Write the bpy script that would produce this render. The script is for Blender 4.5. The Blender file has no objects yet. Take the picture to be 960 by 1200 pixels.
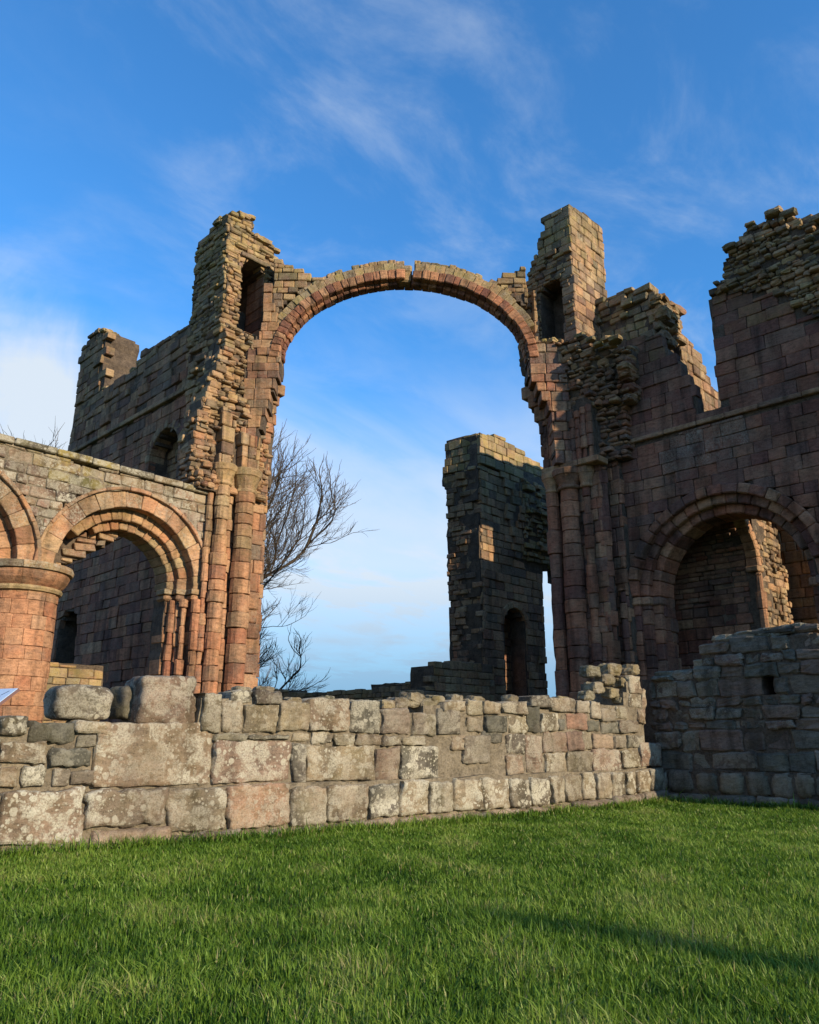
import bpy, math, random
import numpy as np
from mathutils import Vector, noise as mnoise

random.seed(7); RNG = np.random.default_rng(7)
scene = bpy.context.scene
col = scene.collection
R = math.radians

# ------------------------------------------------------------------ camera, sky, sun
# world axes: x = east, y = north, z = up; the church is laid out along them
AZ, PITCH, FPX, EYE = R(46.0), R(16.0), 924.0, 1.0
cam_d = bpy.data.cameras.new('camera'); cam = bpy.data.objects.new('camera', cam_d); col.objects.link(cam)
cam.location = (0, 0, EYE); cam.rotation_euler = (R(90) + PITCH, 0, -AZ)
cam_d.sensor_fit = 'HORIZONTAL'; cam_d.sensor_width = 36.0; cam_d.lens = 36.0 * FPX / 960.0
cam_d.clip_start = 0.05; cam_d.clip_end = 6000
scene.camera = cam
scene.render.resolution_x, scene.render.resolution_y = 819, 1024

SUN_EL, SUN_AZ = R(18.0), R(174.5)          # azimuth clockwise from north
w = bpy.data.worlds.new('World'); scene.world = w; w.use_nodes = True
nt = w.node_tree; nt.nodes.clear()
def nd(tree, kind, **kw):
    n = tree.nodes.new(kind)
    for k, v in kw.items(): setattr(n, k, v)
    return n
def ramp(tree, stops, interp='LINEAR'):
    n = tree.nodes.new('ShaderNodeValToRGB'); cr = n.color_ramp; cr.interpolation = interp
    while len(cr.elements) < len(stops): cr.elements.new(0.5)
    for e, (p, c) in zip(cr.elements, stops):
        e.position = p; e.color = (c if isinstance(c, tuple) else (c, c, c)) + (1,)
    return n
L = nt.links.new
sky = nd(nt, 'ShaderNodeTexSky', sky_type='NISHITA'); sky.sun_disc = False
sky.sun_elevation = SUN_EL; sky.sun_rotation = SUN_AZ
sky.altitude = 0; sky.air_density = 1.0; sky.dust_density = 0.3; sky.ozone_density = 3.0
tc = nd(nt, 'ShaderNodeTexCoord')
sep = nd(nt, 'ShaderNodeSeparateXYZ'); L(tc.outputs['Generated'], sep.inputs[0])
def mth(tree, op, a, b=None, clamp=False):
    n = tree.nodes.new('ShaderNodeMath'); n.operation = op; n.use_clamp = clamp
    for i, x in enumerate((a, b)):
        if x is None: continue
        if isinstance(x, (int, float)): n.inputs[i].default_value = x
        else: tree.links.new(x, n.inputs[i])
    return n.outputs[0]
zc = mth(nt, 'MAXIMUM', sep.outputs[2], 0.0)
zz = mth(nt, 'ADD', zc, 0.16)
cx = mth(nt, 'DIVIDE', sep.outputs[0], zz); cy = mth(nt, 'DIVIDE', sep.outputs[1], zz)
comb = nd(nt, 'ShaderNodeCombineXYZ'); L(cx, comb.inputs[0]); L(cy, comb.inputs[1])
mp = nd(nt, 'ShaderNodeMapping'); L(comb.outputs[0], mp.inputs[0])
mp.inputs['Rotation'].default_value = (0, 0, R(20)); mp.inputs['Scale'].default_value = (1.0, 1.5, 1)
mp.inputs['Location'].default_value = (3.1, 1.7, 0)
n1 = nd(nt, 'ShaderNodeTexNoise'); n1.inputs['Scale'].default_value = 0.85; n1.inputs['Detail'].default_value = 6; n1.inputs['Roughness'].default_value = 0.55
n1.inputs['Distortion'].default_value = 0.6
n2 = nd(nt, 'ShaderNodeTexNoise'); n2.inputs['Scale'].default_value = 3.2; n2.inputs['Detail'].default_value = 8; n2.inputs['Roughness'].default_value = 0.62
n2.inputs['Distortion'].default_value = 0.35
L(mp.outputs[0], n1.inputs[0]); L(mp.outputs[0], n2.inputs[0])
# pale bank of thin cloud low in the sky all round, breaking into streaks at the horizon; faint wisps above
def mrange(x, a, b, c, d):
    n = nd(nt, 'ShaderNodeMapRange'); n.interpolation_type = 'SMOOTHSTEP'
    for k, v in enumerate((a, b, c, d)): n.inputs[k + 1].default_value = v
    L(x, n.inputs[0]); return n.outputs[0]
edge = mth(nt, 'ADD', zc, mth(nt, 'MULTIPLY', mth(nt, 'SUBTRACT', n1.outputs[0], 0.5), 0.42))
bank = mrange(edge, 0.46, 0.19, 0.0, 0.80)
n3 = nd(nt, 'ShaderNodeTexNoise'); n3.inputs['Scale'].default_value = 1.0; n3.inputs['Detail'].default_value = 6; n3.inputs['Roughness'].default_value = 0.55
mp3 = nd(nt, 'ShaderNodeMapping'); mp3.inputs['Scale'].default_value = (4.0, 4.0, 42.0); L(tc.outputs['Generated'], mp3.inputs[0]); L(mp3.outputs[0], n3.inputs[0])
streak = mrange(n3.outputs[0], 0.36, 0.64, 0.82, 1.0)
hz = mrange(zc, 0.08, 0.17, 0.0, 1.0)
thin = mth(nt, 'ADD', mth(nt, 'MULTIPLY', hz, 1.0), mth(nt, 'MULTIPLY', mth(nt, 'SUBTRACT', 1.0, hz), streak))
bank = mth(nt, 'ADD', mth(nt, 'MULTIPLY', bank, thin), mth(nt, 'MULTIPLY', mth(nt, 'SUBTRACT', 1.0, mrange(zc, 0.03, 0.16, 0.0, 1.0)), 0.30))
wisp = mrange(n2.outputs[0], 0.42, 0.76, 0.0, 0.32)
wisp = mth(nt, 'MULTIPLY', wisp, mrange(n1.outputs[0], 0.38, 0.62, 0.15, 1.0))
puff = mth(nt, 'MULTIPLY', mrange(n1.outputs[0], 0.58, 0.72, 0.0, 0.55), mrange(zc, 0.62, 0.40, 0.0, 1.0))
# one cumulus bank standing low in the north-north-west
cdir = Vector((math.sin(R(13.0)) * math.cos(R(17)), math.cos(R(13.0)) * math.cos(R(17)), math.sin(R(17))))
vdn = nd(nt, 'ShaderNodeVectorMath', operation='DOT_PRODUCT'); L(tc.outputs['Generated'], vdn.inputs[0]); vdn.inputs[1].default_value = cdir
n4 = nd(nt, 'ShaderNodeTexNoise'); n4.inputs['Scale'].default_value = 6.0; n4.inputs['Distortion'].default_value = 0.5; n4.inputs['Detail'].default_value = 7; n4.inputs['Roughness'].default_value = 0.55; L(tc.outputs['Generated'], n4.inputs[0])
cum = mth(nt, 'ADD', vdn.outputs['Value'], mth(nt, 'MULTIPLY', mth(nt, 'SUBTRACT', n4.outputs[0], 0.5), 0.055))
cum = mth(nt, 'MULTIPLY', mrange(cum, 0.968, 0.997, 0.0, 0.62), mrange(n4.outputs[0], 0.35, 0.65, 0.45, 1.0))
cl = mth(nt, 'MINIMUM', mth(nt, 'ADD', mth(nt, 'ADD', mth(nt, 'ADD', bank, wisp), puff), cum), 0.95)
cloudc = nd(nt, 'ShaderNodeMix', data_type='RGBA'); L(mrange(zc, 0.03, 0.22, 0.0, 1.0), cloudc.inputs[0])
cloudc.inputs[6].default_value = (1.25, 2.35, 3.6, 1); cloudc.inputs[7].default_value = (3.9, 4.35, 4.8, 1)
mix = nd(nt, 'ShaderNodeMix', data_type='RGBA'); L(cl, mix.inputs[0])
skyc = nd(nt, 'ShaderNodeMix', data_type='RGBA', blend_type='MULTIPLY'); skyc.inputs[0].default_value = 1.0
L(sky.outputs[0], skyc.inputs[6]); skyc.inputs[7].default_value = (0.52, 1.16, 1.58, 1)
L(skyc.outputs[2], mix.inputs[6]); L(cloudc.outputs[2], mix.inputs[7])
bg = nd(nt, 'ShaderNodeBackground'); bg.inputs[1].default_value = 0.15
L(mix.outputs[2], bg.inputs[0])
wo = nd(nt, 'ShaderNodeOutputWorld'); L(bg.outputs[0], wo.inputs[0])

sun_d = bpy.data.lights.new('sun', 'SUN'); sun = bpy.data.objects.new('sun', sun_d); col.objects.link(sun)
sun_d.energy = 5.0; sun_d.angle = R(0.53); sun_d.color = (1.0, 0.85, 0.61)
sd = Vector((math.sin(SUN_AZ) * math.cos(SUN_EL), math.cos(SUN_AZ) * math.cos(SUN_EL), math.sin(SUN_EL)))
sun.rotation_euler = (-sd).to_track_quat('-Z', 'Y').to_euler()
sun.location = (0, -30, 40)
vs = scene.view_settings
vs.view_transform = 'Standard'; vs.look = 'None'; vs.exposure = 0.36; vs.gamma = 1.0; vs.use_curve_mapping = False
scene.render.engine = 'CYCLES'

# ------------------------------------------------------------------ helpers: view rays used to survey the ruin's planes
def ray(px, py):
    x = (px - 480) / FPX; y = (600 - py) / FPX
    fh = math.cos(PITCH) - math.sin(PITCH) * y; up = math.sin(PITCH) + math.cos(PITCH) * y
    return np.array((x * math.cos(AZ) + fh * math.sin(AZ), -x * math.sin(AZ) + fh * math.cos(AZ), up))
CAMP = np.array((0, 0, EYE))
def proj_size(c, r):
    return FPX * r / max(1.0, np.linalg.norm(np.asarray(c) - CAMP))

# ------------------------------------------------------------------ materials
def mat(name):
    m = bpy.data.materials.new(name); m.use_nodes = True
    t = m.node_tree; b = t.nodes['Principled BSDF']; b.inputs['Roughness'].default_value = 0.9
    b.inputs['Specular IOR Level'].default_value = 0.2
    return m, t, b
def tnoise(t, vec, scale, detail=4, rough=0.6, dist=0.0):
    n = t.nodes.new('ShaderNodeTexNoise'); n.inputs['Scale'].default_value = scale
    n.inputs['Detail'].default_value = detail; n.inputs['Roughness'].default_value = rough; n.inputs['Distortion'].default_value = dist
    t.links.new(vec, n.inputs[0]); return n.outputs[0]
def tmix(t, f, a, b, blend='MIX'):
    n = t.nodes.new('ShaderNodeMix'); n.data_type = 'RGBA'; n.blend_type = blend
    for i, x in ((0, f), (6, a), (7, b)):
        if isinstance(x, (int, float)): n.inputs[i].default_value = x
        elif isinstance(x, tuple): n.inputs[i].default_value = x + (1,)
        else: t.links.new(x, n.inputs[i])
    return n.outputs[2]
def tramp(t, x, stops, interp='LINEAR'):
    n = ramp(t, stops, interp); t.links.new(x, n.inputs[0]); return n.outputs[0]

def stone_material(name, fine=1.0, near=False):
    m, t, b = mat(name)
    g = t.nodes.new('ShaderNodeNewGeometry'); P = g.outputs['Position']
    a = t.nodes.new('ShaderNodeAttribute'); a.attribute_name = 'tint'
    s = t.nodes.new('ShaderNodeSeparateColor'); t.links.new(a.outputs['Color'], s.inputs[0])
    rnd, red, lich = s.outputs[0], s.outputs[1], s.outputs[2]; olive = a.outputs['Alpha']
    redc = tramp(t, rnd, [(0.0, (0.150, 0.064, 0.048)), (0.35, (0.275, 0.108, 0.060)), (0.7, (0.40, 0.172, 0.088)), (1.0, (0.36, 0.20, 0.112))])
    tanc = tramp(t, rnd, [(0.0, (0.155, 0.118, 0.086)), (0.3, (0.315, 0.210, 0.120)), (0.6, (0.43, 0.30, 0.165)), (0.85, (0.37, 0.205, 0.118)), (1.0, (0.27, 0.21, 0.15))])
    if near:
        redc = tramp(t, rnd, [(0.0, (0.14, 0.088, 0.068)), (0.4, (0.21, 0.128, 0.092)), (0.75, (0.27, 0.165, 0.115)), (1.0, (0.29, 0.150, 0.095))])
        tanc = tramp(t, rnd, [(0.0, (0.095, 0.088, 0.07)), (0.3, (0.165, 0.135, 0.10)), (0.6, (0.24, 0.185, 0.125)), (1.0, (0.175, 0.155, 0.118))])
    wob = tnoise(t, P, 2.3, 3)
    rf = mth(t, 'ADD', red, mth(t, 'MULTIPLY', mth(t, 'SUBTRACT', wob, 0.5), 0.9), clamp=True)
    base = tmix(t, rf, tanc, redc)
    # grain and bedding
    mapn = t.nodes.new('ShaderNodeMapping'); t.links.new(P, mapn.inputs[0]); mapn.inputs['Scale'].default_value = (1, 1, 2.6)
    mott = tnoise(t, mapn.outputs[0], 7.0 * fine, 6, 0.65)
    base = tmix(t, 1.0, base, tramp(t, mott, [(0.28, 0.50), (0.52, 1.0), (0.75, 1.28)]), 'MULTIPLY')
    # dark weather crust
    crust = tnoise(t, P, 1.7, 6, 0.7)
    cf = tramp(t, crust, [(0.52, 0.0), (0.68, 0.5)])
    base = tmix(t, cf, base, (0.105, 0.085, 0.07))
    ms = t.nodes.new('ShaderNodeMapping'); t.links.new(P, ms.inputs[0]); ms.inputs['Scale'].default_value = (3.4, 3.4, 0.42)
    run = tnoise(t, ms.outputs[0], 1.0, 5, 0.6, 0.3)
    base = tmix(t, 1.0, base, tramp(t, run, [(0.36, 0.52), (0.50, 1.0), (0.66, 1.12)]), 'MULTIPLY')
    big = tnoise(t, P, 0.75, 4, 0.6)
    base = tmix(t, 1.0, base, tramp(t, big, [(0.36, 0.72), (0.56, 1.08)]), 'MULTIPLY')
    # olive algae / yellow lichen by attribute
    on = tnoise(t, P, 3.0, 5, 0.7)
    of = mth(t, 'MULTIPLY', tramp(t, on, [(0.34, 0.0), (0.60, 1.0)]), olive)
    base = tmix(t, mth(t, 'MULTIPLY', of, 0.85), base, tmix(t, rnd, (0.14, 0.120, 0.045), (0.33, 0.245, 0.065)))
    # pale crustose lichen: rounded blotches of two sizes
    def blot(sc, lo, hi):
        v = t.nodes.new('ShaderNodeTexVoronoi'); v.inputs['Scale'].default_value = sc; v.inputs['Randomness'].default_value = 1.0
        dn = t.nodes.new('ShaderNodeTexNoise'); dn.inputs['Scale'].default_value = sc * 1.6; dn.inputs['Detail'].default_value = 3
        t.links.new(P, dn.inputs[0])
        vm = t.nodes.new('ShaderNodeVectorMath'); vm.operation = 'MULTIPLY_ADD'
        t.links.new(dn.outputs['Color'], vm.inputs[0]); vm.inputs[1].default_value = (0.5 / sc,) * 3; t.links.new(P, vm.inputs[2])
        t.links.new(vm.outputs[0], v.inputs[0])
        sepc = t.nodes.new('ShaderNodeSeparateColor'); t.links.new(v.outputs['Color'], sepc.inputs[0])
        rad = mth(t, 'MULTIPLY', sepc.outputs[0], 0.55)
        dd = mth(t, 'SUBTRACT', rad, v.outputs['Distance'])
        return tramp(t, dd, [(lo, 0.0), (hi, 1.0)])
    area = tramp(t, tnoise(t, P, 2.1 * fine, 4, 0.6), [(0.34, 0.0), (0.50, 1.0)] if near else [(0.33, 0.0), (0.50, 1.0)])
    b1 = blot(7.5 * fine, 0.02, 0.10); b2 = blot(19.0 * fine, 0.02, 0.14)
    lf = mth(t, 'MULTIPLY', mth(t, 'MAXIMUM', b1, mth(t, 'MULTIPLY', b2, 0.9)), area)
    ln = tramp(t, tnoise(t, P, 26.0, 5, 0.75), [(0.43, 0.0), (0.57, 0.75)])
    if near:
        patch = tramp(t, tnoise(t, P, 4.6, 7, 0.62, 0.4), [(0.465, 0.0), (0.535, 1.0)])
        grain = tramp(t, tnoise(t, P, 55.0, 4, 0.7), [(0.38, 0.25), (0.55, 1.0)])
        lf = mth(t, 'MAXIMUM', mth(t, 'MULTIPLY', patch, grain), mth(t, 'MAXIMUM', b1, mth(t, 'MULTIPLY', b2, 0.8)))
        lf = mth(t, 'MULTIPLY', lf, tramp(t, tnoise(t, P, 1.3, 4, 0.6), [(0.36, 0.35), (0.56, 1.0)]))
    else:
        lf = mth(t, 'MAXIMUM', lf, mth(t, 'MULTIPLY', ln, area))
    lf = mth(t, 'MULTIPLY', lf, lich, clamp=True)
    lc = tmix(t, tnoise(t, P, 40.0, 3), (0.27, 0.24, 0.175), (0.53, 0.48, 0.375))
    base = tmix(t, lf, base, lc)
    # fine pits
    pit = tnoise(t, P, 38.0 * fine, 5, 0.7)
    base = tmix(t, 1.0, base, tramp(t, pit, [(0.33, 0.5), (0.46, 1.0), (0.7, 1.06)]), 'MULTIPLY')
    t.links.new(base, b.inputs['Base Color'])
    bn = t.nodes.new('ShaderNodeBump'); bn.inputs['Strength'].default_value = 0.75; bn.inputs['Distance'].default_value = 0.035 / fine
    hsum = mth(t, 'ADD', mth(t, 'MULTIPLY', mott, 0.6), mth(t, 'ADD', mth(t, 'MULTIPLY', pit, 0.55), mth(t, 'MULTIPLY', lf, 0.10)))
    t.links.new(hsum, bn.inputs['Height']); t.links.new(bn.outputs[0], b.inputs['Normal'])
    return m
M_STONE = stone_material('weathered_sandstone', 1.0)
M_STONE_NEAR = stone_material('lichened_sandstone', 1.7, True)

def mortar_material(name, c0, c1):
    m, t, b = mat(name)
    g = t.nodes.new('ShaderNodeNewGeometry'); P = g.outputs['Position']
    a = tnoise(t, P, 4.0, 6, 0.7); f = tnoise(t, P, 24.0, 5, 0.75)
    base = tmix(t, tramp(t, a, [(0.35, 0.0), (0.65, 1.0)]), c0, c1)
    base = tmix(t, 1.0, base, tramp(t, f, [(0.3, 0.45), (0.5, 1.0), (0.75, 1.25)]), 'MULTIPLY')
    t.links.new(base, b.inputs['Base Color'])
    bn = t.nodes.new('ShaderNodeBump'); bn.inputs['Strength'].default_value = 1.0; bn.inputs['Distance'].default_value = 0.06
    t.links.new(mth(t, 'ADD', a, mth(t, 'MULTIPLY', f, 0.5)), bn.inputs['Height']); t.links.new(bn.outputs[0], b.inputs['Normal'])
    return m
M_CORE = mortar_material('rubble_core', (0.065, 0.047, 0.035), (0.145, 0.105, 0.072))
M_MORTAR = mortar_material('lime_mortar', (0.14, 0.112, 0.078), (0.26, 0.21, 0.145))

# ------------------------------------------------------------------ things
THINGS = []
class Thing:
    def __init__(self, name, label, cat, base, group=None, limit=300, material=None):
        self.o = bpy.data.objects.new(name, None); col.objects.link(self.o)
        self.o.location = base; self.o.empty_display_size = 0.3
        self.base = np.array(base, float); self.limit = limit
        self.o['label'] = label; self.o['category'] = cat
        if group: self.o['group'] = group
        self.recs = {}; self.m = material or M_STONE
        THINGS.append(self)
    key = None                                   # while set, added pieces become children of the part with that key
    def add(self, name, V, Fc, tint, smooth=False, material=None, label=None, iskey=None):
        self.recs.setdefault(name, []).append((np.asarray(V, float), Fc, tint, smooth, material or self.m, label, None if iskey else self.key, iskey))
    def finish(self):
        self.keys = {}
        for name, rs in sorted(self.recs.items(), key=lambda q: 0 if any(r[7] for r in q[1]) else 1):
            if len(rs) > self.limit:
                def score(r):
                    ext = r[0].max(0) - r[0].min(0); s = np.sort(ext)
                    return proj_size(r[0].mean(0), math.sqrt(s[-1] * s[-2]))
                rs = sorted(rs, key=score, reverse=True)
            for r in rs[:self.limit]: self.emit(name, [r])
            if len(rs) > self.limit:
                o = self.emit('small_' + name + 's', rs[self.limit:]); o['kind'] = 'stuff'
    def emit(self, name, rs):
        allv = np.concatenate([r[0] for r in rs]); c = allv.mean(0)
        faces, k, tints, sm = [], 0, [], []
        for V, Fc, tint, smooth, m, lab, ky, isk in rs:
            faces += [tuple(i + k for i in f) for f in Fc]; k += len(V)
            tints += [tint] * len(V); sm += [smooth] * len(Fc)
        o = mesh_obj(name, allv - c, faces, rs[0][4], tints, sm)
        o.parent = self.o; o.location = c - self.base
        if len(rs) == 1 and rs[0][6]:
            par, pc = self.keys[rs[0][6]]; o.parent = par; o.location = c - pc
        if len(rs) == 1 and rs[0][7]: self.keys[rs[0][7]] = (o, c)
        if rs[0][5]: o['label'] = rs[0][5]
        return o
def mesh_obj(name, V, faces, material, tints=None, smooth=None):
    me = bpy.data.meshes.new(name); me.from_pydata(np.asarray(V).tolist(), [], faces)
    if material: me.materials.append(material)
    if tints is not None:
        at = me.color_attributes.new('tint', 'FLOAT_COLOR', 'POINT')
        at.data.foreach_set('color', np.asarray(tints, dtype=np.float32).ravel())
    if smooth is not None and any(smooth):
        me.polygons.foreach_set('use_smooth', np.asarray(smooth, dtype=bool))
    o = bpy.data.objects.new(name, me); col.objects.link(o)
    return o

# frames map (u, v, w) arrays to world points; w points out of the wall
def plane(o, ud, n):
    o = np.array(o, float); ud = np.array(ud, float); n = np.array(n, float)
    ud /= np.linalg.norm(ud); n /= np.linalg.norm(n)
    def F(u, v, w):
        u, v, w = np.broadcast_arrays(*(np.asarray(q, float) for q in (u, v, w)))
        P = o + u[..., None] * ud + w[..., None] * n
        P[..., 2] += v
        return P
    return F
def south(N, e0=0.0): return plane((e0, N, 0), (1, 0, 0), (0, -1, 0))      # u = east
def west(E, n0=0.0): return plane((E, n0, 0), (0, 1, 0), (-1, 0, 0))        # u = north
def cyl(E, N, r):                                                            # u = angle
    def F(u, v, w):
        u, v, w = np.broadcast_arrays(*(np.asarray(q, float) for q in (u, v, w)))
        rr = r + w
        return np.stack([E + rr * np.cos(u), N + rr * np.sin(u), v], -1)
    return F
def archf(P, uc, vs, ax=1.0, ay=1.0):                                       # u = angle, v = radius
    def F(u, v, w):
        u, v, w = np.broadcast_arrays(*(np.asarray(q, float) for q in (u, v, w)))
        return P(uc + v * np.cos(u) * ax, vs + v * np.sin(u) * ay, w)
    return F
def rr(a, b): return random.uniform(a, b)

def stone(th, F, u0, u1, v0, v1, w=0.0, d=0.25, bev=0.02, rough=0.012, n=(1, 1), jit=0.0, push=None,
          tint=(0.5, 0.5, 0, 0), su=1.0, name='stone', tilt=0.0, smooth=False, rnd=None, material=None, back=False, label=None, corner=0.5):
    if u1 - u0 <= 0 or v1 - v0 <= 0: return
    lu = (u1 - u0) * su; lv = v1 - v0
    bu = min(0.28, bev / lu); bv = min(0.28, bev / lv)
    a = np.concatenate([[0], np.linspace(bu, 1 - bu, n[0] + 1), [1]])
    b = np.concatenate([[0], np.linspace(bv, 1 - bv, n[1] + 1), [1]])
    A, B = np.meshgrid(a, b, indexing='ij')
    na, nb = A.shape
    U = u0 + (u1 - u0) * A; V = v0 + (v1 - v0) * B
    if jit:
        j = [[(rr(-jit, jit), rr(-jit, jit)) for _ in (0, 1)] for _ in (0, 1)]
        def bil(k): return ((1-A)*(1-B)*j[0][0][k] + A*(1-B)*j[1][0][k] + (1-A)*B*j[0][1][k] + A*B*j[1][1][k])
        U = U + bil(0) / su; V = V + bil(1)
    # rounded corners: pull the corner points of the outline inward
    cu, cv = U.mean(), V.mean()
    edge = np.zeros(A.shape, bool); edge[0, :] = edge[-1, :] = True; edge[:, 0] = edge[:, -1] = True
    for i in (0, -1):
        for k in (0, -1):
            U[i, k] += np.sign(cu - U[i, k]) * bev * corner / su; V[i, k] += np.sign(cv - V[i, k]) * bev * corner
    if push is not None: U, V = push(U, V)
    W = np.full(A.shape, float(w))
    sx, sy = rr(-tilt, tilt), rr(-tilt, tilt)
    W += (A - 0.5) * lu * sx + (B - 0.5) * lv * sy
    if rough:
        P0 = F(U, V, W); s0 = rr(0, 50)
        fr = 1.0 / max(0.08, 0.45 * min(lu, lv))
        W += rough * np.array([mnoise.noise(Vector(p * fr + s0)) + 0.5 * mnoise.noise(Vector(p * fr * 2.3 + s0)) for p in P0.reshape(-1, 3)]).reshape(A.shape)
        if n[0] > 3:
            for arr in (U, V):
                q = np.array([mnoise.noise(Vector(p * fr * 1.2 + s0 + 9.0)) for p in P0.reshape(-1, 3)]).reshape(A.shape)
                q += 0.9 * np.array([mnoise.noise(Vector(p * fr * 4.5 + s0 + 19.0)) for p in P0.reshape(-1, 3)]).reshape(A.shape)
                arr += np.where(edge, q * rough * 0.75, 0) / (su if arr is U else 1)
            W += 0.35 * rough * np.array([mnoise.noise(Vector(p * 17.0 + s0)) for p in P0.reshape(-1, 3)]).reshape(A.shape)
    W = W - np.where(edge, bev * rr(0.8, 1.3), 0)
    ring = [(i, 0) for i in range(na)] + [(na - 1, j) for j in range(1, nb)] + [(i, nb - 1) for i in range(na - 2, -1, -1)] + [(0, j) for j in range(nb - 2, 0, -1)]
    Vt = F(U, V, W).reshape(-1, 3)
    rU = np.array([U[i] for i in ring]); rV = np.array([V[i] for i in ring])
    Vb = F(rU, rV, np.full(len(ring), w - d))
    faces = []
    idx = lambda i, j: i * nb + j
    for i in range(na - 1):
        for j in range(nb - 1):
            faces.append((idx(i, j), idx(i + 1, j), idx(i + 1, j + 1), idx(i, j + 1)))
    o = na * nb; m = len(ring)
    for k in range(m):
        k2 = (k + 1) % m
        faces.append((idx(*ring[k2]), idx(*ring[k]), o + k, o + k2))
    if back: faces.append(tuple(o + k for k in range(m - 1, -1, -1)))
    VV = np.concatenate([Vt, Vb])
    mi, mj = na // 2, nb // 2
    e1 = Vt[idx(mi, mj)] - Vt[idx(mi - 1, mj - 1)]; e2 = Vt[idx(mi - 1, mj)] - Vt[idx(mi, mj - 1)]
    out = Vt.mean(0) - Vb.mean(0)
    if np.dot(np.cross(Vt[idx(mi, mj - 1)] - Vt[idx(mi - 1, mj - 1)], Vt[idx(mi - 1, mj)] - Vt[idx(mi - 1, mj - 1)]), out) < 0:
        faces = [f[::-1] for f in faces]
    r0 = (random.random() * (tint[0] or 1.0)) if rnd is None else rnd
    th.add(name, VV, faces, (r0, tint[1], tint[2], tint[3]), smooth, material, label)

class Opening:                       # round-headed opening centred at uc, springing vs, half width r, sill v0
    def __init__(self, uc, vs, r, v0=-9): self.uc, self.vs, self.r, self.v0 = uc, vs, r, v0
    def inside(self, u, v, g=0.0):
        r = self.r + g
        return (v > self.v0 - g) & np.where(v < self.vs, np.abs(u - self.uc) < r, (u - self.uc) ** 2 + (v - self.vs) ** 2 < r * r)
    def push(self, U, V):
        ins = self.inside(U, V)
        du, dv = U - self.uc, V - self.vs
        rad = np.hypot(du, dv) + 1e-6
        up = V >= self.vs
        U2 = np.where(ins, np.where(up, self.uc + du / rad * self.r, self.uc + np.sign(du + 1e-9) * self.r), U)
        V2 = np.where(ins & up, self.vs + dv / rad * self.r, V)
        return U2, V2

def interp(pts):
    xs = np.array([p[0] for p in pts], float); ys = np.array([p[1] for p in pts], float)
    o = np.argsort(xs); xs, ys = xs[o], ys[o]
    return lambda x: np.interp(x, xs, ys)
def const(c): return lambda x: np.zeros_like(np.asarray(x, float)) + c

def wall(th, F, u0, u1, z0, top, lo=None, hi=None, openings=(), course=(0.24, 0.34), length=(0.35, 0.75), w=None, wj=0.012,
         bev=0.02, rough=0.014, jit=0.012, joint=0.012, d=0.25, tint=None, tilt=0.03, n=(1, 1), skip=0.0, keep=None, name='stone', miss=None):
    lo = lo or const(u0); hi = hi or const(u1); w = w or (lambda u, v: 0.0)
    tint = tint or (lambda u, v: (0, 0.5, 0.1, 0.1))
    zmax = float(np.max(top(np.linspace(u0, u1, 60))))
    v = z0
    while v < zmax:
        h = rr(*course); u = u0 - rr(0, length[0])
        while u < u1:
            l = rr(*length) * (0.7 + 0.6 * (h - course[0]) / max(1e-3, course[1] - course[0]))
            vc = v + h / 2; a0, a1 = float(lo(vc)), float(hi(vc))
            s0, s1 = max(u, a0 + rr(-0.03, 0.03)), min(u + l, a1 + rr(-0.03, 0.03))
            uu = u; u += l
            if s1 - s0 < 0.07: continue
            pieces = [(s0, s1)]
            for o in openings:
                if vc < o.v0: continue
                half = o.r if vc < o.vs else math.sqrt(max(0.0, o.r ** 2 - (vc - o.vs) ** 2))
                if half <= 0.02: continue
                nxt = []
                for (p0, p1) in pieces:
                    if p1 <= o.uc - half or p0 >= o.uc + half: nxt.append((p0, p1)); continue
                    if p0 < o.uc - half: nxt.append((p0, o.uc - half + 0.01))
                    if p1 > o.uc + half: nxt.append((o.uc + half - 0.01, p1))
                pieces = nxt
            def push(U, V):
                for o in openings: U, V = o.push(U, V)
                return U, V
            for (p0, p1) in pieces:
                if p1 - p0 < 0.07: continue
                uc = (p0 + p1) / 2; t = float(top(uc)); v1 = min(v + h, t + rr(-0.05, 0.06))
                if v1 - v < 0.07: continue
                vm = (v + v1) / 2
                if keep is not None and not keep(uc, vm): continue
                if skip and random.random() < skip: continue
                stone(th, F, p0 + joint / 2, p1 - joint / 2, v + joint / 2, v1 - joint / 2, w=w(uc, vm) + random.gauss(0, wj), d=d,
                      bev=bev * rr(0.6, 1.4), rough=rough, jit=jit, push=push if openings else None, tint=tint(uc, vm), tilt=tilt, n=n, name=name)
        v += h

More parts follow.
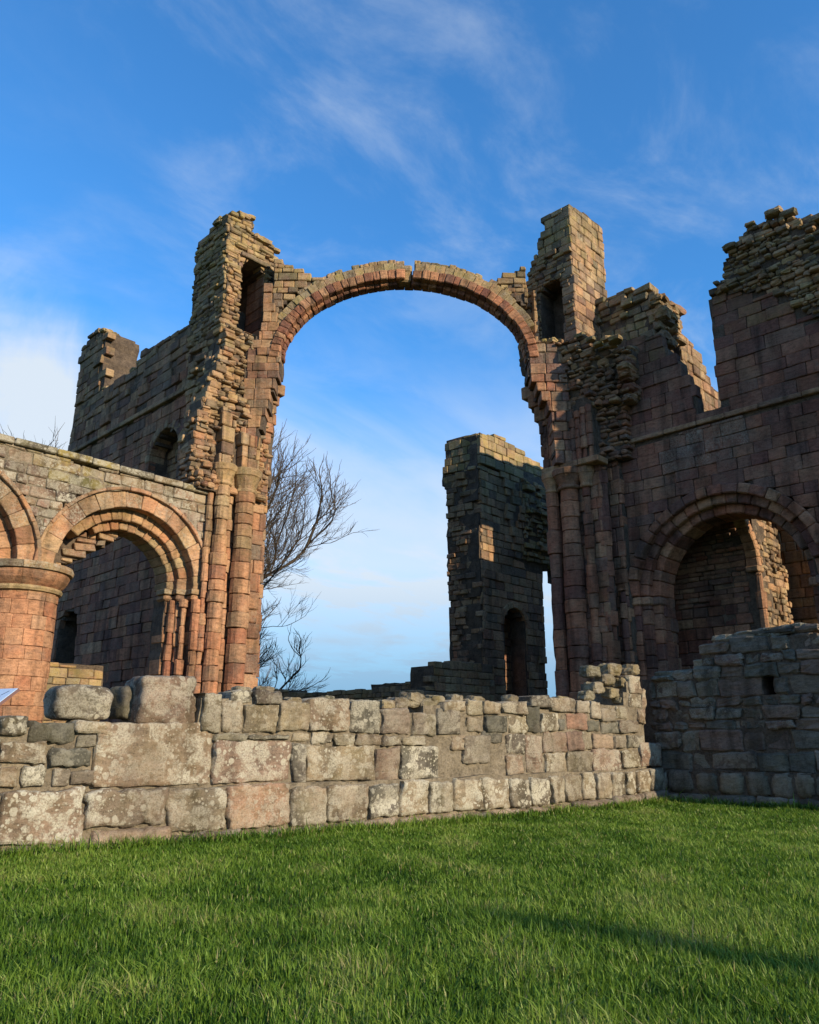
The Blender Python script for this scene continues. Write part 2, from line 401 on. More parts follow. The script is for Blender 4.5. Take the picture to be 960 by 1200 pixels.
def core(th, F, u0, u1, z0, top, lo=None, hi=None, openings=(), cell=0.2, w=None, w_in=0.06, T=1.0, grow=0.02, drop=0.10, m=None, name='rubble_core', keep=None):
    lo = lo or const(u0 + 0.02); hi = hi or const(u1 - 0.02); w = w or (lambda u, v: 0.0)
    zmax = float(np.max(top(np.linspace(u0, u1, 60))))
    nu = max(2, int(round((u1 - u0) / cell))); nv = max(2, int(round((zmax - z0) / cell)))
    us = np.linspace(u0, u1, nu + 1); vv = np.linspace(z0, zmax, nv + 1)
    uc = (us[1:] + us[:-1]) / 2; vc = (vv[1:] + vv[:-1]) / 2
    UC, VC = np.meshgrid(uc, vc, indexing='ij')
    ins = (VC < top(UC) - drop) & (UC > lo(VC) + 0.03) & (UC < hi(VC) - 0.03)
    for o in openings: ins &= ~o.inside(UC, VC, grow)
    if keep is not None: ins &= np.vectorize(keep)(UC, VC)
    if not ins.any(): return
    vid = {}; V = []
    def vert(i, j, s):
        k = (i, j, s)
        if k not in vid:
            u, v = us[i], vv[j]
            ju = mnoise.noise(Vector((u * 3.1, v * 2.7, 1.3))) * cell * 0.3; jv = mnoise.noise(Vector((u * 2.3, v * 3.3, 7.9))) * cell * 0.3 if j > 0 else 0.0
            if s == 0: ww = w(u, v) - w_in + 0.03 * mnoise.noise(Vector((u * 4, v * 4, 3.0)))
            else: ww = -T + 0.05 * mnoise.noise(Vector((u * 2, v * 2, 5.0)))
            vid[k] = len(V); V.append((u + ju, v + jv, ww))
        return vid[k]
    faces = []
    for i in range(nu):
        for j in range(nv):
            if not ins[i, j]: continue
            q = [(i, j), (i + 1, j), (i + 1, j + 1), (i, j + 1)]
            faces.append(tuple(vert(*c, 0) for c in q)); faces.append(tuple(vert(*c, 1) for c in q[::-1]))
            for (di, dj, ea, eb) in ((-1, 0, 3, 0), (1, 0, 1, 2), (0, -1, 0, 1), (0, 1, 2, 3)):
                ii, jj = i + di, j + dj
                if 0 <= ii < nu and 0 <= jj < nv and ins[ii, jj]: continue
                A, B = q[ea], q[eb]
                faces.append((vert(*B, 0), vert(*A, 0), vert(*A, 1), vert(*B, 1)))
    V = np.array(V); P = F(V[:, 0], V[:, 1], V[:, 2])
    th.add(name, P, faces, (0.5, 0.5, 0.0, 0.0), False, m or M_CORE)

def voussoirs(th, F, t0, t1, r0, r1, w, d, count, tint, bev=0.02, name='voussoir', rough=0.01, wj=0.008, rj=0.01, skip=()):
    # F is an archf frame (angle, radius, w); stones ring the arch from angle t0 to t1
    cuts = [t0 + (t1 - t0) * (k + (rr(-0.18, 0.18) if 0 < k < count else 0)) / count for k in range(count + 1)]
    for k in range(count):
        if k in skip: continue
        a0, a1 = min(cuts[k], cuts[k + 1]), max(cuts[k], cuts[k + 1]); rm = (r0 + r1) / 2
        g = 0.006 / rm
        stone(th, F, a0 + g * 0.5, a1 - g * 0.5, r0 + rr(-rj, rj), r1 + rr(-rj, rj), w=w + random.gauss(0, wj), d=d, bev=bev, rough=rough,
              n=(2, 1), tint=(tt := tint((a0 + a1) / 2)), su=rm, name=name, tilt=0.02, back=True, rnd=None if tt[0] else rr(0.3, 0.85))

def shaft(th, E, N, r, z0, z1, a0, a1, tint, course=(0.28, 0.48), bev=0.012, name='shaft_drum', rj=0.012, seg=7):
    F = cyl(E, N, r); z = z0
    while z < z1 - 0.05:
        h = min(rr(*course), z1 - z)
        stone(th, F, a0, a1, z + 0.006, z + h - 0.006, w=random.gauss(0, rj * 1.5), d=min(0.2, r * 0.8), bev=bev * rr(0.7, 1.8), rough=0.022, n=(seg, 1),
              tint=(tt := tint(E, z)), su=r, name=name, corner=0.2, rnd=None if tt[0] else rr(0.3, 0.85))
        z += h

def lathe(th, name, E, N, prof, tint, a0=0, a1=2 * math.pi, seg=28, smooth=False, nz=0.0, iskey=None):
    V, faces = [], []; full = abs(a1 - a0 - 2 * math.pi) < 1e-6; m = seg if full else seg + 1
    for (r, z) in prof:
        for k in range(m):
            a = a0 + (a1 - a0) * k / seg
            q = r + (nz * mnoise.noise(Vector((math.cos(a) * 3, math.sin(a) * 3, z * 4))) if nz else 0)
            V.append((E + q * math.cos(a), N + q * math.sin(a), z))
    for i in range(len(prof) - 1):
        for k in range(m if full else m - 1):
            k2 = (k + 1) % m
            faces.append((i * m + k, i * m + k2, (i + 1) * m + k2, (i + 1) * m + k))
    faces.append(tuple(range(m))[::-1]); faces.append(tuple((len(prof) - 1) * m + k for k in range(m)))
    th.add(name, V, faces, tint, smooth, iskey=iskey)

def tn(red, lich=0.1, olive=0.1, var=0.18, tone=0):  # tone holds shaded walls to the darker stones, putting shade into the colour
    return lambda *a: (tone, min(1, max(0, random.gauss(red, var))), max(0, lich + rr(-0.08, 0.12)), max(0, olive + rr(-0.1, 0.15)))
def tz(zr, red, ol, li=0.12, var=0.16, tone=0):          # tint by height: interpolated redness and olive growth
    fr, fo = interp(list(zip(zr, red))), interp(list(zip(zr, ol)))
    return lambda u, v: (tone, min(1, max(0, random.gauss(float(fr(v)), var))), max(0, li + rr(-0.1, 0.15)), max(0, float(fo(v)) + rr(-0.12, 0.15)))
exec_order = []

# ------------------------------------------------------------------ ground
def gz(E, N):
    h = 0.03 * mnoise.noise(Vector((E * 0.35, N * 0.35, 0.2))) + 0.012 * mnoise.noise(Vector((E * 1.3, N * 1.3, 4.0)))
    h += 0.055 * math.exp(-((E - 2.4) / 2.4) ** 2) * min(1, max(0, (N - 4.0) / 3.0))
    if E > 26.5:                                     # the ground rises gently beyond the east end
        k = min(1, (E - 26.5) / 6.0); h += 1.9 * k * k * (3 - 2 * k) * math.exp(-((N - 20) / 16) ** 2)
    return h
def build_ground():
    m, t, b = mat('turf')
    g = t.nodes.new('ShaderNodeNewGeometry'); P = g.outputs['Position']
    a = tnoise(t, P, 1.1, 5, 0.6); f = tnoise(t, P, 30.0, 4, 0.7)
    base = tmix(t, tramp(t, a, [(0.35, 0.0), (0.65, 1.0)]), (0.022, 0.055, 0.009), (0.050, 0.095, 0.016))
    base = tmix(t, 1.0, base, tramp(t, f, [(0.3, 0.4), (0.7, 1.3)]), 'MULTIPLY')
    t.links.new(base, b.inputs['Base Color'])
    bn = t.nodes.new('ShaderNodeBump'); bn.inputs['Strength'].default_value = 0.8; bn.inputs['Distance'].default_value = 0.04
    t.links.new(f, bn.inputs['Height']); t.links.new(bn.outputs[0], b.inputs['Normal'])
    near = np.arange(-8, 44.01, 0.5)
    far = np.array([60, 90, 150, 300, 700, 1600, 3000.])
    xs = np.concatenate([-far[::-1], near, far])
    V = [(x, y, gz(x, y)) for x in xs for y in xs]; n = len(xs)
    F = [(i * n + j, (i + 1) * n + j, (i + 1) * n + j + 1, i * n + j + 1) for i in range(n - 1) for j in range(n - 1)]
    o = mesh_obj('lawn', V, F, m, None, [True] * len(F)); o['kind'] = 'structure'
build_ground()

# ------------------------------------------------------------------ the diagonal rib of the crossing
RIB_C = np.array((14.28, 14.0, 0.0)); RIB_U = np.array((4.61, -4.77, 0)) / 6.634; RIB_N = np.array((-4.77, -4.61, 0)) / 6.634
RIB = plane(RIB_C, RIB_U, RIB_N); RA, RB, RZ = 3.36, 2.45, 11.02
def build_rib():
    th = Thing('rib_arch', 'slender surviving stone rib arching high between the two crossing towers, open sky beneath', 'arch', (RIB_C[0], RIB_C[1], RZ))
    def F(u, v, w):                                  # u = ellipse angle, v = offset along the outward normal of the intrados
        u, v, w = np.broadcast_arrays(*(np.asarray(q, float) for q in (u, v, w)))
        nx, nz_ = np.cos(u) / RA, np.sin(u) / RB; k = np.hypot(nx, nz_)
        return RIB(RA * np.cos(u) + v * nx / k, RZ + RB * np.sin(u) + v * nz_ / k, w)
    def low(a): return (0, random.gauss(0.95, 0.08), 0.03, rr(0, 0.08))
    def up(a): return (0, random.gauss(0.22, 0.14), 0.3, rr(0.5, 1.0))
    def ring(t0, t1, r0, r1, w, d, n, tint, name, skip=(), bev=0.03, rj=0.006, nn=(3, 2), wj=0.012, rough=0.022):
        cuts = np.linspace(t0, t1, n + 1) + np.concatenate([[0], RNG.normal(0, 0.006, n - 1), [0]])
        for k in range(n):
            if k in skip: continue
            a0, a1 = cuts[k], cuts[k + 1]
            stone(th, F, a0 + 0.0006, a1 - 0.0006, r0 + rr(-rj, rj), r1 + rr(-rj, rj), w=w + random.gauss(0, wj), d=d, bev=bev, rough=rough,
                  n=nn, tint=tint(0), su=3.0, name=name, tilt=0.03, back=True)
    # moulded lower order: a front roll, a middle soffit roll and a back roll, then the flat upper order with a thin worn top course
    ring(0.03, math.pi - 0.03, 0.09, 0.37, 0.33, 0.30, 46, low, 'voussoir', skip=(22,), bev=0.022, rj=0.015)
    ring(0.03, math.pi - 0.03, 0.0, 0.33, 0.12, 0.24, 46, low, 'voussoir', skip=(22, 23), bev=0.026, rj=0.018)
    ring(0.03, math.pi - 0.03, 0.09, 0.37, -0.05, 0.28, 40, low, 'voussoir', bev=0.02)
    ring(0.62, math.pi - 0.62, 0.36, 0.62, 0.25, 0.52, 24, up, 'rib_stone', skip=(11,), bev=0.012, rj=0.012)
    ring(0.70, math.pi - 0.70, 0.60, 0.75, 0.21, 0.46, 26, up, 'rib_stone', skip=(3, 12, 19), bev=0.02, rj=0.035, rough=0.035)
    ring(0.36, 0.62, 0.36, 0.60, 0.2, 0.46, 4, up, 'rib_stone', bev=0.015)
    ring(math.pi - 0.62, math.pi - 0.30, 0.36, 0.62, 0.22, 0.48, 5, up, 'rib_stone', bev=0.015)
    # keystone stump left where the middle broke away
    stone(th, F, math.pi / 2 - 0.055, math.pi / 2 + 0.05, 0.05, 0.37, w=0.22, d=0.34, bev=0.05, rough=0.04, n=(2, 2), tint=(0, 0.4, 0.1, 0.4), su=3.0, name='keystone', back=True)
    stone(th, F, math.pi / 2 - 0.06, math.pi / 2 + 0.055, 0.38, 0.60, w=0.2, d=0.45, bev=0.04, rough=0.04, n=(2, 2), tint=(0, 0.2, 0.2, 0.7), su=3.0, name='rib_stone', back=True)
build_rib()

# ------------------------------------------------------------------ north-west crossing pier and turret
def lump(th, P, r, tint, name='stone', sq=(1, 1, 1), sub=2, rough=0.25, label=None, material=None, smooth=False, ex=5.0):
    # a rough boulder: noisy rounded box
    n = 3 * sub
    V, faces, idm = [], [], {}
    def vid(p):
        k = tuple(np.round(p, 5))
        if k not in idm:
            q = np.array(p); q4 = q / (np.sum(np.abs(q) ** ex) ** (1 / ex))
            idm[k] = len(V); V.append(q4)
        return idm[k]
    g = np.linspace(-1, 1, n + 1)
    for ax in range(3):
        for s in (-1, 1):
            for i in range(n):
                for j in range(n):
                    c = []
                    for (a, b) in ((g[i], g[j]), (g[i + 1], g[j]), (g[i + 1], g[j + 1]), (g[i], g[j + 1])):
                        p = [0, 0, 0]; p[ax] = s; p[(ax + 1) % 3] = a; p[(ax + 2) % 3] = b; c.append(vid(p))
                    faces.append(tuple(c if s > 0 else c[::-1]))
    V = np.array(V); s0 = rr(0, 90)
    k = np.array([1 + rough * (mnoise.noise(Vector(p * 1.3 + s0)) + 0.5 * mnoise.noise(Vector(p * 3.0 + s0)) + (0.3 * mnoise.noise(Vector(p * 7.0 + s0)) if sub > 2 else 0)) for p in V])
    V = V * k[:, None] * np.array(sq) * r
    a = rr(-0.2, 0.2); ca, sa = math.cos(a), math.sin(a)
    V = V @ np.array([[ca, sa, 0], [-sa, ca, 0], [0, 0, 1]]) + np.array(P)
    th.add(name, V, faces, (random.random() * (tint[0] or 1.0), tint[1], tint[2], tint[3]), smooth, material, label)

def scatter_rubble(th, F, n, ur, vr, w, tint, size=(0.10, 0.22), keep=None, sq=(1.25, 0.9, 0.45)):
    for _ in range(n):
        u, v = rr(*ur), rr(*vr)
        if keep and not keep(u, v): continue
        p = F(u, v, w(u, v) if callable(w) else w + rr(-0.05, 0.08))
        lump(th, p, rr(*size), tint(u, v), sq=(sq[0] * rr(0.7, 1.3), sq[1], sq[2] * rr(0.7, 1.4)), sub=1, rough=0.3)

def blind(th, F, op, depth, T, tint, course=(0.2, 0.3), length=(0.25, 0.5)):
    u0, u1, z1 = op.uc - op.r - 0.1, op.uc + op.r + 0.1, op.vs + op.r + 0.1
    z0 = max(op.v0 - 0.1, 0.0)
    core(th, F, u0, u1, z0, const(z1), w=lambda u, v: -depth, w_in=0.05, T=T, drop=0, name='recess_core')
    wall(th, F, u0, u1, z0, const(z1), w=lambda u, v: -depth, course=course, length=length, d=0.1, tint=tint)

def cap(th, E, N, r, z0, z1, tint, a0=0, a1=2 * math.pi):
    h = z1 - z0
    lathe(th, 'capital', E, N, [(r * 1.02, z0), (r * 1.16, z0 + 0.05 * h), (r * 1.16, z0 + 0.13 * h), (r * 1.06, z0 + 0.18 * h), (r * 1.12, z0 + 0.3 * h),
          (r * 1.45, z0 + 0.62 * h), (r * 1.5, z0 + 0.66 * h), (r * 1.62, z0 + 0.7 * h), (r * 1.66, z0 + 0.95 * h), (r * 1.58, z1)], tint, seg=20, nz=0.03)

def build_nw():
    th = Thing('crossing_tower', 'tall broken sunlit red stone tower with shafts and an open slit, bare tree behind it', 'tower', (11.1, 17.4, 0))
    S = south(16.98)
    t_low = tz((0, 6, 8, 10, 12, 15.5), (0.85, 0.72, 0.5, 0.38, 0.42, 0.18), (0.05, 0.1, 0.3, 0.4, 0.35, 0.85))
    # shafted lower half
    core(th, S, 10.25, 12.0, 0, const(8.2), w_in=0.05, T=1.5)
    wall(th, S, 10.25, 11.95, 0, const(8.1), course=(0.26, 0.42), length=(0.2, 0.4), tint=t_low, d=0.15)
    E_ = plane((12.0, 0, 0), (0, -1, 0), (1, 0, 0))
    tsh = lambda e, z: (0, random.gauss(0.8 if z < 5.5 else 0.45, 0.2), 0.08, 0.05 if z < 5 else 0.25)
    a0, a1 = R(-185), R(5)
    shaft(th, 10.50, 16.78, 0.195, 0, 7.25, a0, a1, tsh)
    shaft(th, 10.24, 16.92, 0.10, 0, 7.25, a0, a1, tsh)
    shaft(th, 10.80, 16.90, 0.10, 0, 7.30, a0, a1, tsh, seg=5)
    shaft(th, 11.16, 16.76, 0.255, 0, 7.15, a0, a1, tsh)
    shaft(th, 11.45, 16.92, 0.09, 0, 7.15, a0, a1, tsh, seg=5)
    # square angle pilaster at the crossing side
    wall(th, south(16.86), 11.50, 11.92, 0, const(8.2), course=(0.3, 0.5), length=(0.45, 0.5), tint=t_low, d=0.5)
    wall(th, E_, -18.0, -16.9, 0, const(8.2), course=(0.3, 0.5), length=(0.3, 0.5), tint=t_low, d=0.2)
    for k in range(3):                                   # plinth blocks at the foot of the shafts
        pass
    cap(th, 10.50, 16.78, 0.20, 7.2, 7.75, (0.6, 0.35, 0.1, 0.4)); cap(th, 11.16, 16.76, 0.25, 7.1, 7.75, (0.4, 0.3, 0.15, 0.5))
    cap(th, 10.80, 16.9, 0.11, 7.2, 7.7, (0.3, 0.4, 0.1, 0.4)); cap(th, 11.5, 16.92, 0.14, 7.15, 7.7, (0.8, 0.5, 0.1, 0.3))
    # moulded springers of the lost arch above the capitals
    wall(th, south(16.72), 10.32, 10.72, 7.75, interp([(10.3, 9.5), (10.75, 9.0)]), course=(0.3, 0.45), length=(0.42, 0.5), tint=t_low, d=0.35)
    wall(th, south(16.66), 10.92, 11.50, 7.75, const(8.8), course=(0.3, 0.42), length=(0.28, 0.34), tint=t_low, d=0.4)
    # torn rubble face
    lo = interp([(7, 9.75), (8, 9.62), (9, 9.75), (10, 9.98), (11, 10.3), (11.7, 10.42)])
    hi = interp([(7.6, 11.95), (8.3, 12.02), (8.8, 11.93), (9.3, 12.1), (9.9, 12.16), (10.5, 12.32), (10.9, 12.22), (11.4, 12.34), (11.9, 12.42)])
    def w_r(u, v): return 0.18 + 0.16 * mnoise.noise(Vector((u * 1.1, v * 0.9, 2))) + 0.10 * mnoise.noise(Vector((u * 3, v * 3, 5))) - 0.05 * (v - 8)
    core(th, S, 9.6, 12.5, 7.0, const(11.9), lo=lo, hi=hi, w=w_r, w_in=0.10, T=0.55, drop=0.0)
    core(th, S, 10.3, 12.2, 7.6, const(11.9), w_in=0.10, T=1.5, drop=0.0)
    wall(th, S, 9.6, 11.75, 7.05, const(11.9), lo=lo, hi=hi, w=w_r, wj=0.05, course=(0.08, 0.17), length=(0.11, 0.34), bev=0.034, rough=0.05, jit=0.028,
         joint=0.010, tint=t_low, tilt=0.14, d=0.35, keep=lambda u, v: not (v < 8.8 and 10.3 < u < 11.5 and random.random() < 0.9))
    wall(th, S, 11.7, 12.5, 7.6, const(11.9), hi=hi, w=lambda u, v: 0.12 + 0.05 * mnoise.noise(Vector((u, v, 2))), wj=0.03, course=(0.22, 0.36), length=(0.3, 0.5), tint=tn(0.75, 0.05, 0.15), d=0.5)
    # west side of the torn part
    W = west(10.24); w_l = lambda u, v: 10.27 - float(lo(v))
    wall(th, W, 16.85, 17.55, 7.05, const(11.9), w=w_l, wj=0.05, course=(0.10, 0.2), length=(0.2, 0.45), jit=0.02, rough=0.03, tint=t_low, tilt=0.12, d=0.3)
    wall(th, W, 17.4, 18.6, 7.05, const(11.8), wj=0.05, course=(0.12, 0.22), length=(0.2, 0.45), jit=0.02, rough=0.03, tint=t_low, tilt=0.1, d=0.3)
    core(th, W, 17.4, 18.55, 7.05, const(11.9), w_in=0.06, T=0.6, drop=0)
    # turret
    slit = Opening(11.17, 13.75, 0.40, 11.85)
    top = interp([(10.2, 15.1), (10.42, 15.45), (10.95, 15.55), (11.05, 15.1), (11.5, 15.0), (11.85, 14.95), (12.0, 14.65), (12.3, 14.5), (12.5, 14.2), (13, 13.8)])
    hi2 = interp([(11.6, 12.38), (12.3, 12.36), (15, 12.6)])
    w_t = lambda u, v: 0.03 + 0.08 * mnoise.noise(Vector((u * 1.4, v * 1.4, 8)))
    core(th, S, 10.3, 12.7, 11.6, top, hi=hi2, openings=(slit,), w=w_t, w_in=0.06, T=1.75, cell=0.14)
    wall(th, S, 10.3, 12.7, 11.7, top, hi=hi2, openings=(slit,), w=w_t, wj=0.03, course=(0.09, 0.18), length=(0.13, 0.38), jit=0.024, rough=0.04, bev=0.028,
         tint=t_low, tilt=0.10, d=0.4)
    core(th, S, slit.uc - 0.5, slit.uc + 0.5, 11.7, const(14.3), w=lambda u, v: -1.62, w_in=0.02, T=1.78, drop=0, name='recess_core')
    stone(th, S, 10.68, 11.66, 14.14, 14.27, w=0.10, d=0.6, bev=0.02, n=(3, 1), tint=(0, 0.2, 0.1, 0.5), name='lintel')
    for z in np.arange(11.9, 13.9, 0.34):                # jamb stones inside the slit
        stone(th, plane((slit.uc + 0.40, 17.0, 0), (0, 1, 0), (-1, 0, 0)), 0.05, 0.85, z, z + 0.33, w=0.03, d=0.3, n=(2, 1), tint=(0, 0.85, 0.05, 0.0), name='stone')
    topW = interp([(17.0, 15.3), (17.6, 15.55), (18.2, 15.3), (18.8, 14.9)])
    core(th, W, 17.05, 18.72, 11.6, topW, w_in=0.05, T=0.42)
    wall(th, W, 17.0, 18.74, 11.6, topW, wj=0.025, course=(0.09, 0.18), length=(0.15, 0.4), jit=0.022, rough=0.04, bev=0.028, tint=tz((11, 15.5), (0.4, 0.15), (0.3, 0.9)), tilt=0.07, d=0.4)
    # spandrel joining turret and rib
    def ext(s):
        q = np.clip(np.abs(np.asarray(s, float)) / (RA + 0.72), 0, 1); return RZ + (RB + 0.72) * np.sqrt(1 - q * q)
    topR = interp([(-4.6, 14.75), (-3.7, 14.35), (-3.2, 14.0), (-2.6, 13.75), (-2.2, 13.6)])
    keep = lambda s, z: z > float(ext(s)) - 0.05
    core(th, plane(RIB_C + RIB_N * 0.2, RIB_U, RIB_N), -3.75, -2.4, 11.0, topR, keep=lambda s, z: z > float(ext(s)) + 0.02, w_in=0.05, T=0.6, cell=0.14)
    wall(th, plane(RIB_C + RIB_N * 0.22, RIB_U, RIB_N), -3.75, -2.3, 11.0, topR, keep=lambda s, z: keep(s, z), course=(0.14, 0.26), length=(0.2, 0.42), wj=0.02,
         tint=tz((11, 12.5, 15), (0.75, 0.5, 0.15), (0.1, 0.3, 0.9)), d=0.35)
    lim = interp([(7.9, -4.05), (8.5, -3.92), (9.0, -3.95), (9.4, -3.72), (10.2, -3.55), (10.5, -3.4), (10.8, -3.46), (11.1, -3.37), (11.5, -3.40), (12.2, -3.52), (13.5, -3.8)])
    Rf = plane(RIB_C + RIB_N * 0.30, RIB_U, RIB_N)
    core(th, Rf, -4.5, -3.3, 7.9, const(13.3), hi=lambda v: np.interp(v, [7.9, 8.5, 9.4, 10.2, 11.1, 13.5], [-4.05, -3.92, -3.72, -3.55, -3.37, -3.8]), lo=interp([(7, -4.5), (11.5, -4.35), (11.8, -3.95), (14, -3.95)]), w_in=0.05, T=0.7, drop=0, cell=0.12)
    wall(th, Rf, -4.5, -3.3, 7.9, const(13.4), hi=lim, lo=interp([(7, -4.5), (11.4, -4.3), (11.8, -3.98), (14, -3.98)]), course=(0.22, 0.36), length=(0.3, 0.55), wj=0.012, rough=0.03, joint=0.006, bev=0.012, tint=tz((8, 11, 13), (0.6, 0.8, 0.5), (0.2, 0.1, 0.3)), d=0.5)
    # loose crown stones
    for _ in range(46):
        u = rr(10.35, 12.4); lump(th, S(u, float(top(u)) + rr(-0.06, 0.04), rr(-0.8, 0.0)), rr(0.09, 0.19), (0, 0.2, 0.2, 0.9), sq=(1.2, 0.9, 0.5), sub=1)
build_nw()

# ------------------------------------------------------------------ nave arcade
def build_arcade():
    th = Thing('nave_arcade', 'sunlit round-arched red stone arcade with a fat round pier and yellow lichened coping', 'arcade', (6.25, 17.5, 0))
    N0 = 16.98; S = south(N0); Z = 4.5; AR = (8.34, 4.16)
    ops = [Opening(c, Z, 2.08) for c in AR]
    top = interp([(0, 7.02), (6, 7.02), (10.5, 6.93)])
    tsp = lambda u, v: (0, min(1, max(0, random.gauss(0.65, 0.25))), rr(0.5, 1.0) if v > 5.2 else rr(0.1, .5), rr(0, 0.3) if v < 6.45 else (rr(0.7, 1.0) if 6.3 < u < 7.5 else rr(0.1, 0.5)))
    lo = const(1.6); hi = const(10.3)
    core(th, S, 1.6, 10.4, Z - 0.1, top, openings=ops, w_in=0.03, T=1.15, grow=0.12, cell=0.13, drop=0.05, m=M_MORTAR)
    th.m = M_STONE_NEAR
    wall(th, S, 1.6, 10.35, Z, top, openings=ops, course=(0.15, 0.27), length=(0.2, 0.5), tint=tsp, wj=0.012, jit=0.022, rough=0.02, d=0.12)
    th.m = M_STONE
    for c in AR:
        F = archf(S, c, Z)
        big = c > 6
        arcT = lambda a: (0, random.gauss(0.5, 0.22), rr(0.1, 0.6) if 0.4 < a < 2.7 else rr(0, .2), rr(0.0, 0.3))
        inT = lambda a: (0, random.gauss(0.5, 0.3), rr(0, 0.2), rr(0.1, 0.45))
        voussoirs(th, F, 0, math.pi, 2.09, 2.17, 0.035, 0.2, 13, arcT, bev=0.012)
        voussoirs(th, F, 0, math.pi, 1.71, 2.10, -0.06, 0.5, 15, arcT, bev=0.014, rough=0.03, rj=0.02)
        voussoirs(th, F, 0, 2.5 if big else math.pi, 1.44, 1.74, -0.34, 0.50, 15, inT, bev=0.018, rough=0.03, rj=0.02)
        voussoirs(th, F, 0, 2.15 if big else math.pi, 1.25, 1.52, -0.52, 0.60, 13, inT, bev=0.018, rough=0.03, rj=0.02)
    # coping
    u = 1.6
    while u < 10.3:
        l = rr(0.5, 0.95); u1 = min(u + l, 10.35)
        yl = 0.9 if 6.2 < u < 7.6 else rr(0.2, 0.6)
        stone(th, S, u + 0.006, u1 - 0.006, float(top(u)) - 0.02, float(top(u)) + 0.13, w=0.09, d=1.25, bev=0.02, rough=0.015, n=(3, 1), tint=(0, 0.15, 0.8, yl), name='coping_stone', material=M_STONE_NEAR, rnd=rr(0.85, 1) if yl > 0.8 else None)
        u = u1
    # round pier
    for (e, vis) in ((6.25, 1), (2.07, 0)):
        Fc = cyl(e, 17.55, 0.71); z = 0.0; k = 0
        lathe(th, 'round_pier', e, 17.55, [(0.68, 0), (0.68, 4.0)], (0.5, 0.9, 0, 0), iskey='pier%d' % vis); th.key = 'pier%d' % vis
        while z < 3.92:
            h = min(rr(0.27, 0.36), 3.95 - z); a = R(-215) + (k % 2) * 0.3
            while a < R(40):
                l = rr(0.45, 0.75)
                stone(th, Fc, a + 0.004, a + l - 0.004, z + 0.003, z + h - 0.003, w=random.gauss(0, 0.006), d=0.2, bev=0.010, rough=0.016, n=(4, 2), tint=(0, random.gauss(0.85, 0.08), 0.04, 0.02), su=0.71, rnd=rr(0.45, 0.95), name='drum_stone')
                a += l
            z += h; k += 1
        lathe(th, 'necking', e, 17.55, [(0.71, 3.93), (0.77, 3.95), (0.79, 4.0), (0.77, 4.05), (0.73, 4.06)], (0.55, 0.1, 0.1, 0.5), nz=0.02)
        # cushion capital: scalloped sectors, then the abacus in sectors
        for q in range(8):
            b0 = R(-90 + 22.5 - 202.5 + q * 45 + 22.5)
            for nm, prof, tt in (('capital_stone', [(0.735, 4.06), (0.78, 4.1), (0.86, 4.2), (0.90, 4.3), (0.90, 4.36)], (rr(0.2, .9), 0.75, 0.05, 0.05)),
                                 ('abacus_stone', [(0.90, 4.365), (0.96, 4.38), (0.98, 4.45), (0.95, 4.53), (0.4, 4.535)], (rr(0, 1), 0.3, 0.5, 0.4))):
                V, fcs = [], []; sg = 4
                for (r_, z_) in prof:
                    for s in range(sg + 1):
                        a = b0 + 0.004 + (R(45) - 0.008) * s / sg; V.append((e + r_ * math.cos(a), 17.55 + r_ * math.sin(a), z_))
                for i in range(len(prof) - 1):
                    for s in range(sg): fcs.append((i * 5 + s, i * 5 + s + 1, (i + 1) * 5 + s + 1, (i + 1) * 5 + s))
                th.add(nm, V, fcs, tt, False)
        lathe(th, 'capital_core', e, 17.55, [(0.70, 3.9), (0.72, 4.06), (0.88, 4.33), (0.88, 4.52)], (0.5, 0.5, 0, 0))
        th.key = None
    # stepped respond against the tower
    for (n_, e0, e1) in ((17.06, 10.06, 10.32), (17.32, 9.80, 10.10), (17.52, 9.59, 9.84)):
        Fj = south(n_)
        core(th, Fj, e0, e1 + 0.3, 0, const(4.3), w_in=0.04, T=18.1 - n_, drop=0)
        wall(th, Fj, e0, e1, 0, const(4.22), course=(0.28, 0.42), length=(0.5, 0.6), tint=tn(0.8, 0.05, 0.03), d=0.5)
        stone(th, Fj, e0 - 0.07, e1 + 0.02, 4.22, 4.37, w=0.05, d=0.4, bev=0.05, n=(2, 1), tint=(0, 0.6, 0.1, 0.1), name='capital')
        stone(th, Fj, e0 - 0.10, e1 + 0.02, 4.37, 4.50, w=0.08, d=0.4, bev=0.015, n=(2, 1), tint=(0, 0.3, 0.4, 0.3), name='abacus_stone')
    for (e, n_, r_) in ((10.10, 16.98, 0.10), (9.90, 17.2, 0.085), (9.70, 17.42, 0.085)):
        shaft(th, e, n_, r_, 0, 4.25, R(-200), R(20), lambda a, z: (0, random.gauss(0.8, 0.12), 0.03, 0.0), seg=5)
    # broken springing of the aisle vault clinging behind the arch
    B = south(17.75)
    tpB = interp([(6.5, 6.3), (7.3, 6.25), (8.2, 6.0), (8.5, 5.7)])
    kp = lambda u, v: v > 4.75 + max(0, u - 7.0) * 0.62
    core(th, B, 6.5, 8.3, 4.7, tpB, keep=kp, w_in=0.05, T=0.7, cell=0.12)
    wall(th, B, 6.5, 8.35, 4.7, tpB, keep=kp, course=(0.10, 0.2), length=(0.2, 0.5), wj=0.08, jit=0.03, rough=0.035, tilt=0.12, tint=tn(0.6, 0.2, 0.3), d=0.4)
build_arcade()

